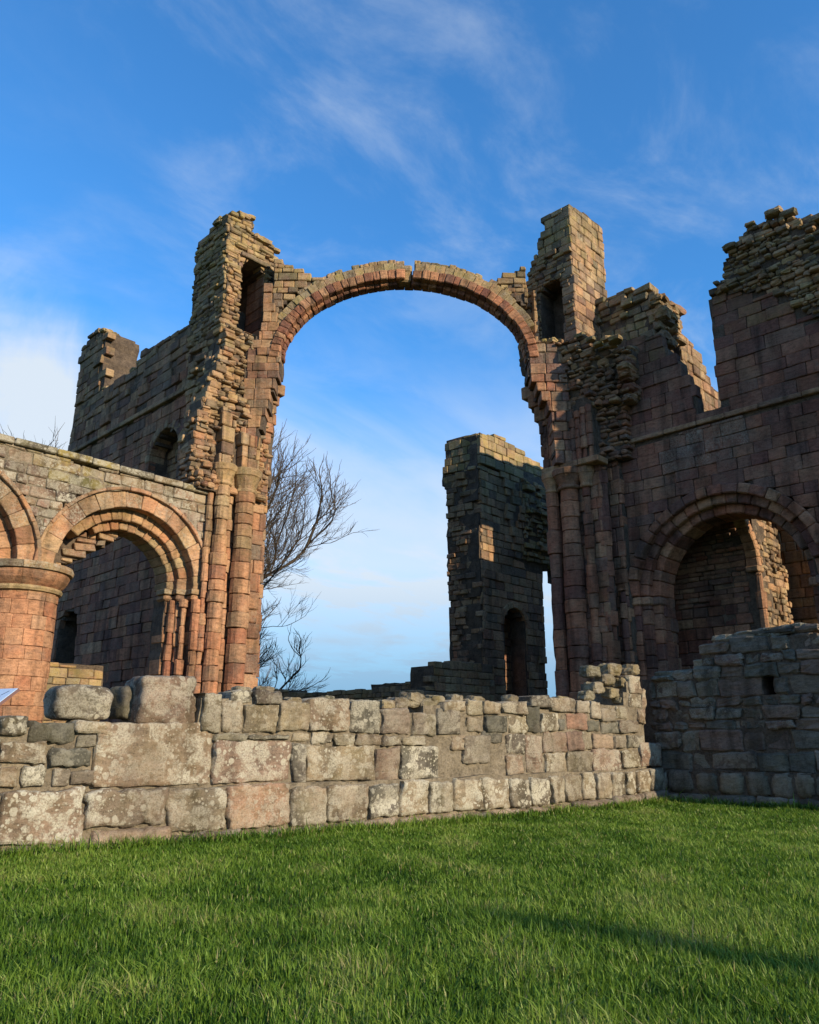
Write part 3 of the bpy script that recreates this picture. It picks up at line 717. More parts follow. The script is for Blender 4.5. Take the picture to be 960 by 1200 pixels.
# ------------------------------------------------------------------ north transept, west wall
def build_transept_n():
    th = Thing('transept_wall', 'high shaded dark stone wall running back from the sunlit tower, pinnacle stub at its end', 'wall', (10.8, 23, 0))
    W = west(10.8)
    top = interp([(18, 13.1), (22.8, 13.25), (22.95, 12.75), (25.55, 12.8), (25.7, 15.0), (26.0, 15.3), (26.6, 15.6), (27.6, 15.2), (27.8, 13.5)])
    win = Opening(20.62, 9.1, 0.85, 6.4); door = Opening(26.0, 4.3, 0.75, 0.0)
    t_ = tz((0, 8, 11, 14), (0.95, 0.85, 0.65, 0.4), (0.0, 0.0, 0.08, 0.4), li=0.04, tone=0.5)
    core(th, W, 17.9, 27.75, 0, top, openings=(win, door), w_in=0.05, T=1.3, cell=0.25)
    wall(th, W, 17.9, 27.75, 0, const(10.8), openings=(win, door), course=(0.26, 0.36), length=(0.4, 0.85), tint=t_, d=0.2, joint=0.007, bev=0.013, rough=0.02)
    wall(th, W, 17.9, 27.75, 10.98, top, course=(0.24, 0.34), length=(0.35, 0.8), tint=t_, d=0.3, wj=0.03, rough=0.03)
    u = 17.9
    while u < 27.7:
        l = rr(0.6, 1.1); stone(th, W, u, min(u + l, 27.7) - 0.01, 10.82, 10.97, w=0.09, d=0.3, bev=0.02, n=(2, 1), tint=(0, 0.3, 0.1, 0.3), name='string_course_stone'); u += l
    blind(th, W, win, 0.6, 1.2, tn(0.4)); blind(th, W, door, 0.8, 1.2, tn(0.4))
    voussoirs(th, archf(W, win.uc, win.vs), 0, math.pi, 0.85, 1.12, 0.01, 0.5, 13, tn(0.4, 0.05, 0.1))
    # north gable wall: its sunny inner face shows over the dip in the top
    S = south(26.9)
    tp = interp([(10.9, 13.6), (11.5, 14.3), (12.6, 14.0), (13.6, 13.2), (15, 12.2)])
    core(th, S, 11.0, 15.0, 6.0, tp, w_in=0.05, T=1.0); wall(th, S, 11.0, 15.0, 9.0, tp, course=(0.18, 0.28), length=(0.3, 0.6), tint=tn(0.3, 0.3, 0.7), wj=0.03)
    for _ in range(70):
        u = rr(18.3, 27.6); lump(th, W(u, float(top(u)) + rr(-0.05, 0.05), rr(-0.8, -0.05)), rr(0.1, 0.18), (0, 0.15, 0.2, 0.9), sq=(0.9, 1.2, 0.5), sub=1)
    # low sill wall inside the aisle, catching the sun
    th2 = Thing('aisle_bench', 'low yellowish stone ledge in the dark beneath the arcade arch', 'ledge', (8.0, 20.0, 0))
    Sb = south(19.6)
    core(th2, Sb, 6.2, 9.2, 0, const(2.75), w_in=0.04, T=0.8, drop=0.05)
    wall(th2, Sb, 6.2, 9.2, 0, const(2.75), course=(0.16, 0.24), length=(0.3, 0.6), tint=tn(0.15, 0.2, 0.7))
build_transept_n()

# ------------------------------------------------------------------ south-east crossing pier and turret
def build_se():
    th = Thing('crossing_tower', 'tall shadowed red stone tower with square sunlit top and niche, right of the rib arch', 'tower', (18.0, 11.0, 0))
    E0 = 17.2; W = west(E0)
    t_ = tz((0, 6, 9, 11, 13, 16), (0.9, 0.8, 0.75, 0.5, 0.4, 0.15), (0.0, 0.02, 0.1, 0.35, 0.4, 0.75), li=0.05, tone=0.55)  # tone darkens this tower's stone: part of its shade is in the colour
    hi = interp([(0, 11.36), (7.0, 11.36), (7.9, 11.46), (8.8, 11.62), (9.4, 11.60), (9.9, 11.85), (10.3, 11.95), (10.55, 12.18), (10.9, 12.0), (11.4, 12.1), (12.3, 12.22)])
    # lower shafted half, stepping back to the transept wall on the south
    core(th, west(17.38), 9.95, 11.36, 0, const(9.8), hi=hi, w_in=0.05, T=1.6, drop=0)
    core(th, west(17.80), 9.6, 10.0, 0, const(9.8), w_in=0.06, T=1.4, drop=0)
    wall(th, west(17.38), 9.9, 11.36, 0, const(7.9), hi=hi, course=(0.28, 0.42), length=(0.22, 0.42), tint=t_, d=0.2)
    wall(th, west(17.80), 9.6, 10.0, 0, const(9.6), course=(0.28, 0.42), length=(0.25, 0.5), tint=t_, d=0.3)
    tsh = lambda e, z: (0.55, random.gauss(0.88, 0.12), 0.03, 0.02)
    a0, a1 = R(85), R(275)
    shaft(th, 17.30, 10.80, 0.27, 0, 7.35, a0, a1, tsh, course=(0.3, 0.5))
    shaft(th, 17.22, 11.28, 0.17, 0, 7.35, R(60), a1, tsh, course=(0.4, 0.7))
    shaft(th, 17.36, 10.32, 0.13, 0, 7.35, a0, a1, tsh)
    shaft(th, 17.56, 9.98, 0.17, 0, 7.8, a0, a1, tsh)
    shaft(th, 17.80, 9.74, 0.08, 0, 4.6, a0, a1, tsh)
    cap(th, 17.30, 10.80, 0.27, 7.3, 7.85, (0.2, 0.7, 0.05, 0.2)); cap(th, 17.22, 11.28, 0.17, 7.3, 7.85, (0.6, 0.6, 0.05, 0.2)); cap(th, 17.36, 10.32, 0.15, 7.3, 7.85, (0.5, 0.6, 0.05, 0.2))
    u = 9.75
    while u < 11.5:                                        # abacus course
        l = rr(0.4, 0.65); stone(th, W, u, min(u + l, 11.5) - 0.008, 7.85, 8.02, w=0.16, d=0.5, bev=0.02, n=(2, 1), tint=(0, 0.5, 0.1, 0.25), name='abacus_stone'); u += l
    # moulded springer: narrow upright rolls
    for k, n_ in enumerate(np.arange(10.05, 11.45, 0.17)):
        lean = 0.03
        shaft(th, 17.26 - 0.02 * (k % 2), n_, 0.088, 8.03, 9.55 - 0.05 * (k % 3), a0, a1, tsh, course=(0.26, 0.36), seg=4)
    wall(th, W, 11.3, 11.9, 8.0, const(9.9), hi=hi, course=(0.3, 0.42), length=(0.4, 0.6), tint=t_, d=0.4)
    core(th, W, 10.0, 11.9, 8.0, const(9.8), hi=hi, w_in=0.08, T=1.2, drop=0)
    # torn rubble belt with a mossy ledge
    def w_r(u, v): return 0.02 + 0.12 * mnoise.noise(Vector((u * 1.2, v, 12))) + 0.09 * mnoise.noise(Vector((u * 3, v * 3, 15))) + 0.04 * (v - 9.6) - 0.2 * max(0.0, 10.1 - v) - 0.50 * min(1.0, max(0.0, (10.15 - u) / 0.9))
    lo = interp([(8.0, 9.2), (9.5, 9.1), (11.0, 8.9), (11.7, 9.6)])
    top = interp([(8.8, 11.0), (9.6, 11.15), (10.1, 11.55), (12.3, 11.8)])
    core(th, W, 8.9, 12.3, 9.5, top, lo=lo, hi=hi, w=w_r, w_in=0.1, T=1.6, drop=0.05)
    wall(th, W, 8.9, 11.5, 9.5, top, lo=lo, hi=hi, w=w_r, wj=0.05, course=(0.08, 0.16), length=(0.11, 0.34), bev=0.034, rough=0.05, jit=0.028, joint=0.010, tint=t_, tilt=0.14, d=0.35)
    wall(th, W, 11.45, 12.4, 9.7, const(11.9), hi=hi, wj=0.03, course=(0.25, 0.4), length=(0.3, 0.55), tint=tn(0.7, 0.05, 0.1), d=0.6)
    scatter_rubble(th, plane((0, 9.12, 0), (1, 0, 0), (0, -1, 0)), 40, (17.6, 18.05), (9.5, 11.0), 0.04, t_, size=(0.1, 0.2))
    # rubble scar of the lost arch running down beside the transept wall
    back = lambda u, v: -0.32 * min(1.0, max(0.0, (10.1 - u) / 0.8))
    core(th, west(17.46), 9.3, 10.12, 8.0, const(9.8), w=back, w_in=0.08, T=0.6, drop=0)
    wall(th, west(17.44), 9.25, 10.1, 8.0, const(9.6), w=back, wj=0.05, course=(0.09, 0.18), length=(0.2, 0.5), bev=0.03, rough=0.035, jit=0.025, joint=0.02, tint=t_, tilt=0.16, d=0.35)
    # turret
    nic = Opening(10.98, 13.25, 0.40, 11.7)
    topT = interp([(10.1, 15.75), (11.08, 15.85), (11.14, 15.45), (11.32, 15.3), (11.4, 14.75), (11.62, 14.7), (11.85, 14.05), (12.1, 13.9), (12.25, 12.6)])
    w_t = lambda u, v: 0.0 + 0.05 * mnoise.noise(Vector((u * 1.4, v * 1.4, 18)))
    core(th, W, 10.24, 12.2, 11.4, topT, openings=(nic,), w=w_t, w_in=0.05, T=1.7, cell=0.14)
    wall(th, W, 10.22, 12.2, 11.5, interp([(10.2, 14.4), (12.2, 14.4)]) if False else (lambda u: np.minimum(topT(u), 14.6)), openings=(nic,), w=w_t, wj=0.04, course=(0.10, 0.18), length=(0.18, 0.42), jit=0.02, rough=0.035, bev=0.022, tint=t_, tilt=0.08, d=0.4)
    wall(th, W, 10.22, 11.5, 14.6, topT, wj=0.01, course=(0.24, 0.32), length=(0.2, 0.4), tint=tn(0.12, 0.15, 0.75), d=0.4)
    core(th, W, nic.uc - 0.45, nic.uc + 0.45, 11.6, const(13.8), w=lambda u, v: -0.7, w_in=0.02, T=1.6, drop=0, name='recess_core')
    # nook shaft beside the niche and its sunny south jamb
    shaft(th, 17.12, 11.48, 0.10, 11.8, 13.5, a0, a1, lambda e, z: (0, 0.5, 0.1, 0.4), seg=5)
    S = south(10.2)
    topS = interp([(17.1, 15.8), (17.7, 15.95), (19.05, 16.05)])
    core(th, S, 17.25, 19.0, 11.0, topS, w_in=0.04, T=0.34, drop=0.03)
    wall(th, S, 17.2, 19.05, 11.0, topS, course=(0.24, 0.33), length=(0.3, 0.55), tint=tz((11, 13, 16), (0.7, 0.4, 0.15), (0.1, 0.2, 0.5)), d=0.4, jit=0.008)
    for _ in range(30):
        u = rr(9.0, 11.9); lump(th, W(u, float(top(u)) + rr(-0.03, 0.06), rr(-0.3, 0.15)), rr(0.08, 0.15), (0, 0.1, 0.05, 1.0), sq=(0.9, 1.2, 0.5), sub=1)
    lim = interp([(8.0, 4.05), (8.8, 3.95), (9.4, 3.98), (9.9, 3.72), (10.3, 3.6), (10.55, 3.36), (10.9, 3.5), (11.2, 3.37), (11.6, 3.40), (12.3, 3.55), (13.4, 3.85)])
    Rf = plane(RIB_C + RIB_N * 0.30, RIB_U, RIB_N)
    core(th, Rf, 3.3, 4.6, 8.0, const(11.5), lo=lambda v: lim(v) + 0.02, hi=interp([(8, 4.6), (11.4, 4.4), (11.8, 3.72), (14, 3.72)]), w_in=0.05, T=0.7, drop=0, cell=0.12)
    wall(th, Rf, 3.3, 4.6, 8.0, const(11.6), lo=lim, hi=interp([(8, 4.6), (11.4, 4.4), (11.8, 3.72), (14, 3.72)]), course=(0.22, 0.36), length=(0.28, 0.48), wj=0.025, rough=0.025, tint=tz((8, 11, 13), (0.8, 0.7, 0.5), (0.05, 0.1, 0.3), tone=0.6), d=0.5)
    # spandrel between turret and rib
    def ext(s):
        q = np.clip(np.abs(np.asarray(s, float)) / (RA + 0.72), 0, 1); return RZ + (RB + 0.72) * np.sqrt(1 - q * q)
    topR = interp([(2.4, 13.45), (2.9, 13.75), (3.4, 14.0), (4.3, 14.2)])
    core(th, plane(RIB_C + RIB_N * 0.2, RIB_U, RIB_N), 2.5, 3.45, 11.0, topR, keep=lambda s, z: z > float(ext(s)) + 0.02, w_in=0.05, T=0.6, cell=0.14)
    wall(th, plane(RIB_C + RIB_N * 0.2, RIB_U, RIB_N), 2.4, 3.5, 11.0, topR, keep=lambda s, z: z > float(ext(s)) - 0.05, course=(0.12, 0.22), length=(0.2, 0.4), wj=0.03, rough=0.025,
         tint=tz((11, 12.5, 15), (0.75, 0.5, 0.15), (0.1, 0.3, 0.9)), d=0.35)
build_se()

# ------------------------------------------------------------------ south transept, east wall with the chapel arch
def build_transept_s():
    th = Thing('transept_wall', 'massive shaded red ashlar wall with ragged top and a wide round chapel arch', 'wall', (18.5, 6.5, 0))
    W = west(18.0)
    top = interp([(-3.0, 10.5), (2.0, 11.4), (4.1, 12.55), (4.6, 12.9), (5.0, 13.1), (5.5, 13.05), (5.9, 12.85), (6.28, 12.6), (6.35, 12.15), (6.7, 12.0), (6.78, 11.8), (6.84, 8.7), (7.42, 8.72), (7.5, 9.3), (7.66, 9.95), (7.85, 10.4), (8.3, 11.1), (8.6, 11.35), (9.6, 11.5)])
    ar = Opening(7.25, 4.4, 2.36)
    scar = interp([(2.0, 7.5), (4.2, 9.95), (4.6, 10.4), (5.1, 11.05), (5.65, 11.4), (6.2, 11.6), (6.73, 11.7), (6.9, 20), (10, 20)])
    t_ = lambda u, v: (0.26, min(1, max(0, random.gauss(0.85, 0.11))), rr(0, 0.1) if not (6.6 < u < 8.4 and 7.3 < v < 8.6) else rr(0.2, 0.5), rr(0, 0.08) if v < 10.5 else rr(0.1, 0.5))  # low first value paints some of this wall's shade into the stone
    core(th, W, -3.0, 9.7, 0, top, openings=(ar,), w_in=0.05, T=1.15, grow=0.12, cell=0.2, keep=lambda u, v: v < 8.55 or u < 7.0)
    core(th, W, 7.0, 9.6, 8.5, top, w_in=0.05, T=0.42, cell=0.15)
    ashlar = lambda u: np.minimum(top(u), scar(u))
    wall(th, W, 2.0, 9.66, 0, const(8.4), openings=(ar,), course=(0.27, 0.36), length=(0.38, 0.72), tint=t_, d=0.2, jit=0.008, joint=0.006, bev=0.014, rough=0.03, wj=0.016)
    u = 2.0
    while u < 9.5:
        l = rr(0.6, 1.1); stone(th, W, u, min(u + l, 9.5) - 0.01, 8.42, 8.54, w=0.07, d=0.3, bev=0.02, n=(2, 1), tint=(0, 0.5, 0.1, 0.1), name='string_course_stone'); u += l
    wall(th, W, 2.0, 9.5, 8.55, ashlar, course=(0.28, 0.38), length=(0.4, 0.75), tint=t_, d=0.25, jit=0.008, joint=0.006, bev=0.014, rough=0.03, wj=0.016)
    # vault scar: rubble standing proud above the curve
    def w_s(u, v): return 0.10 + 0.10 * mnoise.noise(Vector((u * 1.3, v * 1.3, 31))) + 0.08 * min(1.5, max(0, v - float(scar(u))))
    tsc = lambda u, v: (0, min(1, max(0, random.gauss(0.25, 0.2))), rr(0.0, 0.3), rr(0.2, 0.7))
    core(th, W, 2.0, 6.8, 7.5, top, w=w_s, w_in=0.08, T=1.1, keep=lambda u, v: v > float(scar(u)) + 0.04, cell=0.15)
    wall(th, W, 2.0, 6.66, 7.5, top, w=w_s, wj=0.06, course=(0.08, 0.15), length=(0.12, 0.34), bev=0.03, rough=0.045, jit=0.025, joint=0.010, tint=tsc, tilt=0.10, d=0.4,
         keep=lambda u, v: v > float(scar(u)) + 0.03)
    # rubble stub beside the tower, set back a little, with a sunny ragged south end
    W2 = west(18.35)
    t2 = interp([(8.25, 12.3), (8.4, 12.5), (8.6, 12.9), (9.2, 13.2), (9.6, 13.25), (10.2, 13.2)])
    lo2 = interp([(11.0, 8.5), (11.5, 8.42), (11.8, 8.25), (12.1, 8.32), (12.4, 8.28), (13, 8.5)])
    w2 = lambda u, v: 0.1 * mnoise.noise(Vector((u * 1.5, v * 1.5, 41)))
    core(th, W2, 8.2, 10.3, 11.0, t2, lo=lo2, w=w2, w_in=0.06, T=1.0, cell=0.15)
    wall(th, W2, 8.2, 10.3, 11.0, t2, lo=lo2, w=w2, wj=0.05, course=(0.14, 0.26), length=(0.22, 0.5), jit=0.02, rough=0.03, tint=tn(0.25, 0.2, 0.6), tilt=0.1, d=0.5)
    # unseen block added south of the arch to keep sun off its reveal
    core(th, west(18.3), 2.5, 5.35, 0, const(8.0), w_in=0.0, T=1.5, drop=0)
    scatter_rubble(th, plane((0, 8.36, 0), (1, 0, 0), (0, -1, 0)), 40, (18.35, 19.3), (11.1, 12.5), 0.02, tn(0.35, 0.1, 0.4))
    for _ in range(60):
        u = rr(2.2, 6.2); lump(th, W(u, float(top(u)) + rr(-0.05, 0.06), rr(-0.8, 0.3)), rr(0.09, 0.2), (0, 0.25, 0.2, 0.7), sq=(0.9, 1.2, 0.45), sub=1)
    # chapel arch: three orders
    F = archf(W, 7.25, 4.4)
    aT = lambda a: (0.5, random.gauss(0.75, 0.2), 0.03, 0.0)
    voussoirs(th, F, 0, math.pi, 2.18, 2.42, 0.06, 0.7, 21, aT, bev=0.028, wj=0.02, rough=0.03)
    voussoirs(th, F, 0, math.pi, 1.97, 2.22, -0.12, 0.7, 19, aT, bev=0.028, wj=0.03, rough=0.03)
    voussoirs(th, F, 0, math.pi, 1.76, 2.0, -0.32, 0.75, 17, aT, bev=0.028, wj=0.02, rough=0.03)
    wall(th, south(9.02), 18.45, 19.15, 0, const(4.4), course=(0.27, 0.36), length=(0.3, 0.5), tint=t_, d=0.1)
    for s in (-1, 1):                                       # jamb stones under the orders
        for (w_, r0, r1) in ((-0.02, 2.18, 2.4), (-0.12, 1.98, 2.21), (-0.32, 1.78, 2.0)):
            z = 0.0
            while z < 4.36:
                h = min(rr(0.28, 0.4), 4.4 - z); a, b = sorted((7.25 + s * r0, 7.25 + s * r1))
                stone(th, W, a, b, z + 0.006, z + h - 0.006, w=w_, d=0.7, bev=0.02, n=(1, 1), tint=(0.5, random.gauss(0.85, 0.1), 0.03, 0)); z += h
            a, b = sorted((7.25 + s * (r0 - 0.05), 7.25 + s * (r1 + 0.03)))
            stone(th, W, a, b, 4.18, 4.38, w=w_ + 0.06, d=0.3, bev=0.03, tint=(0, 0.6, 0.05, 0), name='impost')
build_transept_s()

def build_chapel():
    th = Thing('chapel_wall', 'dark chapel wall seen through the wide round arch, one face golden in sunlight', 'wall', (20.5, 8.6, 0))
    E0 = 19.95; W = west(E0); N0 = 7.2
    t_ = lambda u, v: (random.choice((0.3, 0.3, 0.3, 0.9)), min(1, max(0, random.gauss(0.75, 0.2))), rr(0, 0.05), 0)  # mostly dark stones, so the interior's shade is partly colour
    core(th, W, N0 + 0.02, 10.6, 0, const(9.6), w_in=0.05, T=0.9, drop=0)
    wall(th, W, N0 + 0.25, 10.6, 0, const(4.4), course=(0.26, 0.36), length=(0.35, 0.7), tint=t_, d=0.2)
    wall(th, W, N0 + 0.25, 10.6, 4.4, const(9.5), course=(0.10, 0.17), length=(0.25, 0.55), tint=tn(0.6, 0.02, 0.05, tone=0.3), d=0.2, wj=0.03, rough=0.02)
    S = south(N0)
    tp = interp([(19.9, 9.6), (22.3, 9.4)])
    hi = interp([(0, 22.35), (3.5, 22.25), (4.6, 22.1), (5.4, 22.2), (5.6, 21.7), (6.0, 22.0), (6.6, 21.6), (9, 21.7)])
    core(th, S, 20.0, 22.4, 0, tp, hi=hi, w_in=0.06, T=1.0, drop=0)
    wall(th, S, 20.12, 22.4, 0, tp, hi=hi, course=(0.10, 0.2), length=(0.15, 0.38), tint=tn(0.35, 0.15, 0.25), wj=0.035, jit=0.02, rough=0.03, tilt=0.1, d=0.3)
    shaft(th, 20.0, N0 - 0.02, 0.10, 0, 5.0, R(120), R(360), lambda e, z: (0, 0.6, 0.05, 0.0), course=(0.4, 0.7), seg=6)
    stone(th, S, 19.8, 20.22, 5.0, 5.14, w=0.1, d=0.3, bev=0.03, tint=(0, 0.5, 0.1, 0.1), name='impost')
    # springing rib of the chapel vault curving toward the transept
    Fr = archf(S, 18.6, 5.14)
    voussoirs(th, Fr, 0, R(62), 1.34, 1.56, 0.08, 0.3, 7, lambda a: (0, 0.55, 0.05, 0.05), bev=0.03)
    # chapel's far east wall, dark behind the sunny face
    Wf = west(22.55); core(th, Wf, 3.0, 9.4, 0, const(8.2), w_in=0.05, T=0.8, drop=0)
    wall(th, Wf, 3.0, 9.4, 0, const(8.2), course=(0.26, 0.36), length=(0.35, 0.7), tint=tn(0.4, 0.1, 0.2), d=0.2)
    # unseen vault web added above the chapel to keep its interior dark
    Vb = plane((0, 0, 7.5), (0, 1, 0), (-1, 0, 0))
    t = Thing('chapel_shade_roof', 'unseen rubble roof added over the chapel behind the arch to keep it dark', 'shade roof', (19.5, 9.0, 7.0))
    kz = interp([(7.6, 6.9), (8.4, 7.3), (9.2, 7.35), (10.6, 7.2)])
    for n_ in np.arange(7.75, 10.6, 0.22):
        for e in np.arange(19.2, 20.0, 0.27):
            lump(t, (e, n_, float(kz(n_)) + rr(-0.05, 0.05)), 0.2, (0, 0.3, 0.1, 0.3), sq=(0.8, 0.7, 0.6), sub=1)
    # wall standing further east, its sunny south face showing through the gap above
    t3 = Thing('choir_pier_wall', 'fragment of golden sunlit ashlar wall filling the gap in the ragged transept top', 'wall', (21.0, 8.9, 7.0))
    S3 = south(8.4); tp3 = interp([(19.6, 12.0), (20.5, 11.95), (20.7, 11.9), (21.2, 11.4), (21.9, 10.8), (22.6, 10.2)])
    core(t3, S3, 19.65, 21.9, 7.0, tp3, w_in=0.05, T=1.1)
    wall(t3, S3, 19.7, 21.9, 7.0, tp3, course=(0.26, 0.36), length=(0.35, 0.7), tint=tn(0.45, 0.15, 0.2), d=0.25)
    wall(t3, west(19.65), 8.4, 9.4, 7.0, const(11.9), course=(0.26, 0.36), length=(0.3, 0.6), tint=tn(0.3, 0.1, 0.5), d=0.3)
build_chapel()
def build_choir_south():
    th = Thing('choir_south_wall', 'south wall of the choir standing behind the shadowed tower', 'wall', (24.5, 10.7, 0))
    S = south(10.3); a = Opening(22.05, 10.1, 0.55, 8.9); b = Opening(23.75, 5.7, 0.5, 4.7)  # unseen openings placed to let sun patches fall on the choir wall
    core(th, S, 19.0, 31.0, 0, interp([(19, 12.7), (24, 12.9), (24.6, 13.2), (31, 13.2)]), openings=(a, b), w_in=0.0, T=0.9, drop=0, cell=0.3, grow=0.0)
build_choir_south()

# ------------------------------------------------------------------ choir ruin seen under the rib
def build_choir():
    th = Thing('choir_wall', 'ruined stone slab of wall with sunlit olive top, seen below the rib arch', 'wall', (23, 17.6, 0))
    S = south(17.0)
    top = interp([(21.2, 11.75), (22.3, 12.0), (22.9, 11.95), (23.6, 11.85), (24.6, 11.55), (25.2, 11.5), (27.5, 11.4)])
    dr = Opening(23.1, 4.85, 0.68, 0.0); wn = Opening(26.35, 6.7, 1.38, 2.3)
    lo = interp([(0, 21.1), (3, 21.2), (5.5, 21.3), (7, 21.25), (9, 21.3), (12, 21.25)])
    t_ = tz((0, 5, 9, 11, 12), (0.55, 0.5, 0.4, 0.2, 0.1), (0.05, 0.1, 0.25, 0.7, 0.9))
    def bulge(u, v):
        k = max(0, 1 - abs(v - 9.2) / 2.4); k2 = max(0, min(1, (u - 22.6) / 1.6))
        return 0.55 * k * k2 + 0.05 * mnoise.noise(Vector((u, v, 50)))
    core(th, S, 21.2, 29.0, 0, top, lo=lo, openings=(dr, wn), w=bulge, w_in=0.06, T=1.5, cell=0.25)
    wall(th, S, 21.2, 29.0, 0, lambda u: np.minimum(top(u), 7.4), lo=lo, openings=(dr, wn), course=(0.26, 0.36), length=(0.35, 0.7), tint=t_, d=0.3, wj=0.02)
    wall(th, S, 21.2, 23.6, 7.4, lambda u: np.minimum(top(u), 10.6), lo=lo, course=(0.26, 0.36), length=(0.35, 0.7), tint=t_, d=0.3, w=bulge)
    wall(th, S, 23.6, 29.0, 7.4, lambda u: np.minimum(top(u), 10.6), course=(0.12, 0.2), length=(0.25, 0.5), tint=tn(0.2, 0.1, 0.7), d=0.4, w=bulge, wj=0.06, rough=0.03, jit=0.02, tilt=0.12)
    wall(th, S, 21.2, 29.0, 10.6, top, course=(0.26, 0.36), length=(0.35, 0.6), tint=tn(0.1, 0.2, 0.85), d=0.4, w=lambda u, v: 0.1)
    blind(th, S, dr, 0.7, 1.4, tn(0.75))
    voussoirs(th, archf(S, dr.uc, dr.vs), 0, math.pi, 0.68, 0.9, 0.03, 0.4, 9, tn(0.5))
    # broken west end
    We = plane((21.27, 17.0, 0), (-0.16, 1, 0), (-1, -0.16, 0))
    hiE = interp([(0, 1.4), (4, 1.3), (6, 1.35), (6.6, 1.5), (7, 1.42), (9.6, 1.45), (10.2, 1.6), (12, 1.5)])
    wE = lambda u, v: 0.10 * mnoise.noise(Vector((u * 1.4, v * 1.2, 61)))
    core(th, We, 0.0, 1.65, 0, const(11.85), hi=hiE, w=wE, w_in=0.06, T=0.8, drop=0.05)
    wall(th, We, 0.0, 1.65, 0, const(10.5), hi=hiE, w=wE, wj=0.06, course=(0.14, 0.27), length=(0.22, 0.5), jit=0.02, rough=0.035, tint=t_, tilt=0.1, d=0.4)
    wall(th, We, 0.0, 1.65, 10.5, const(11.8), hi=hiE, course=(0.27, 0.36), length=(0.3, 0.5), tint=tn(0.1, 0.15, 0.9), d=0.4)
    # stepped stub at its foot
    S2 = south(16.7)
    tp = interp([(17.6, 2.4), (18.3, 2.55), (18.4, 3.25), (19.6, 3.35), (21.3, 3.35)])
    t2 = Thing('wall_stub', 'dark stepped stub of broken wall at the foot of the choir ruin', 'wall', (19.5, 17.2, 0))
    core(t2, S2, 17.6, 21.4, 0, tp, w_in=0.05, T=1.0); wall(t2, S2, 17.6, 21.4, 0, tp, course=(0.2, 0.3), length=(0.3, 0.6), tint=tn(0.35, 0.1, 0.3), d=0.3)
    W2 = west(17.62); core(t2, W2, 16.75, 17.7, 0, const(2.45), w_in=0.05, T=0.4); wall(t2, W2, 16.7, 17.7, 0, const(2.45), course=(0.2, 0.3), length=(0.3, 0.6), tint=tn(0.35, 0.1, 0.3), d=0.3)
    # distant boundary wall
    t3 = Thing('boundary_wall', 'low dark far wall along the skyline between tower and choir ruin', 'wall', (24, 29, 0))
    Wf = west(24.0); tp = interp([(23.1, 3.2), (24, 3.25), (25.6, 3.15), (25.7, 3.05), (30, 3.05), (33, 3.4), (40, 3.5)])
    core(t3, Wf, 23.1, 40, 0, tp, w_in=0.05, T=0.9, cell=0.3); wall(t3, Wf, 23.1, 40, 1.6, tp, course=(0.16, 0.26), length=(0.25, 0.55), tint=tn(0.2, 0.05, 0.3), d=0.3, wj=0.03)
build_choir()

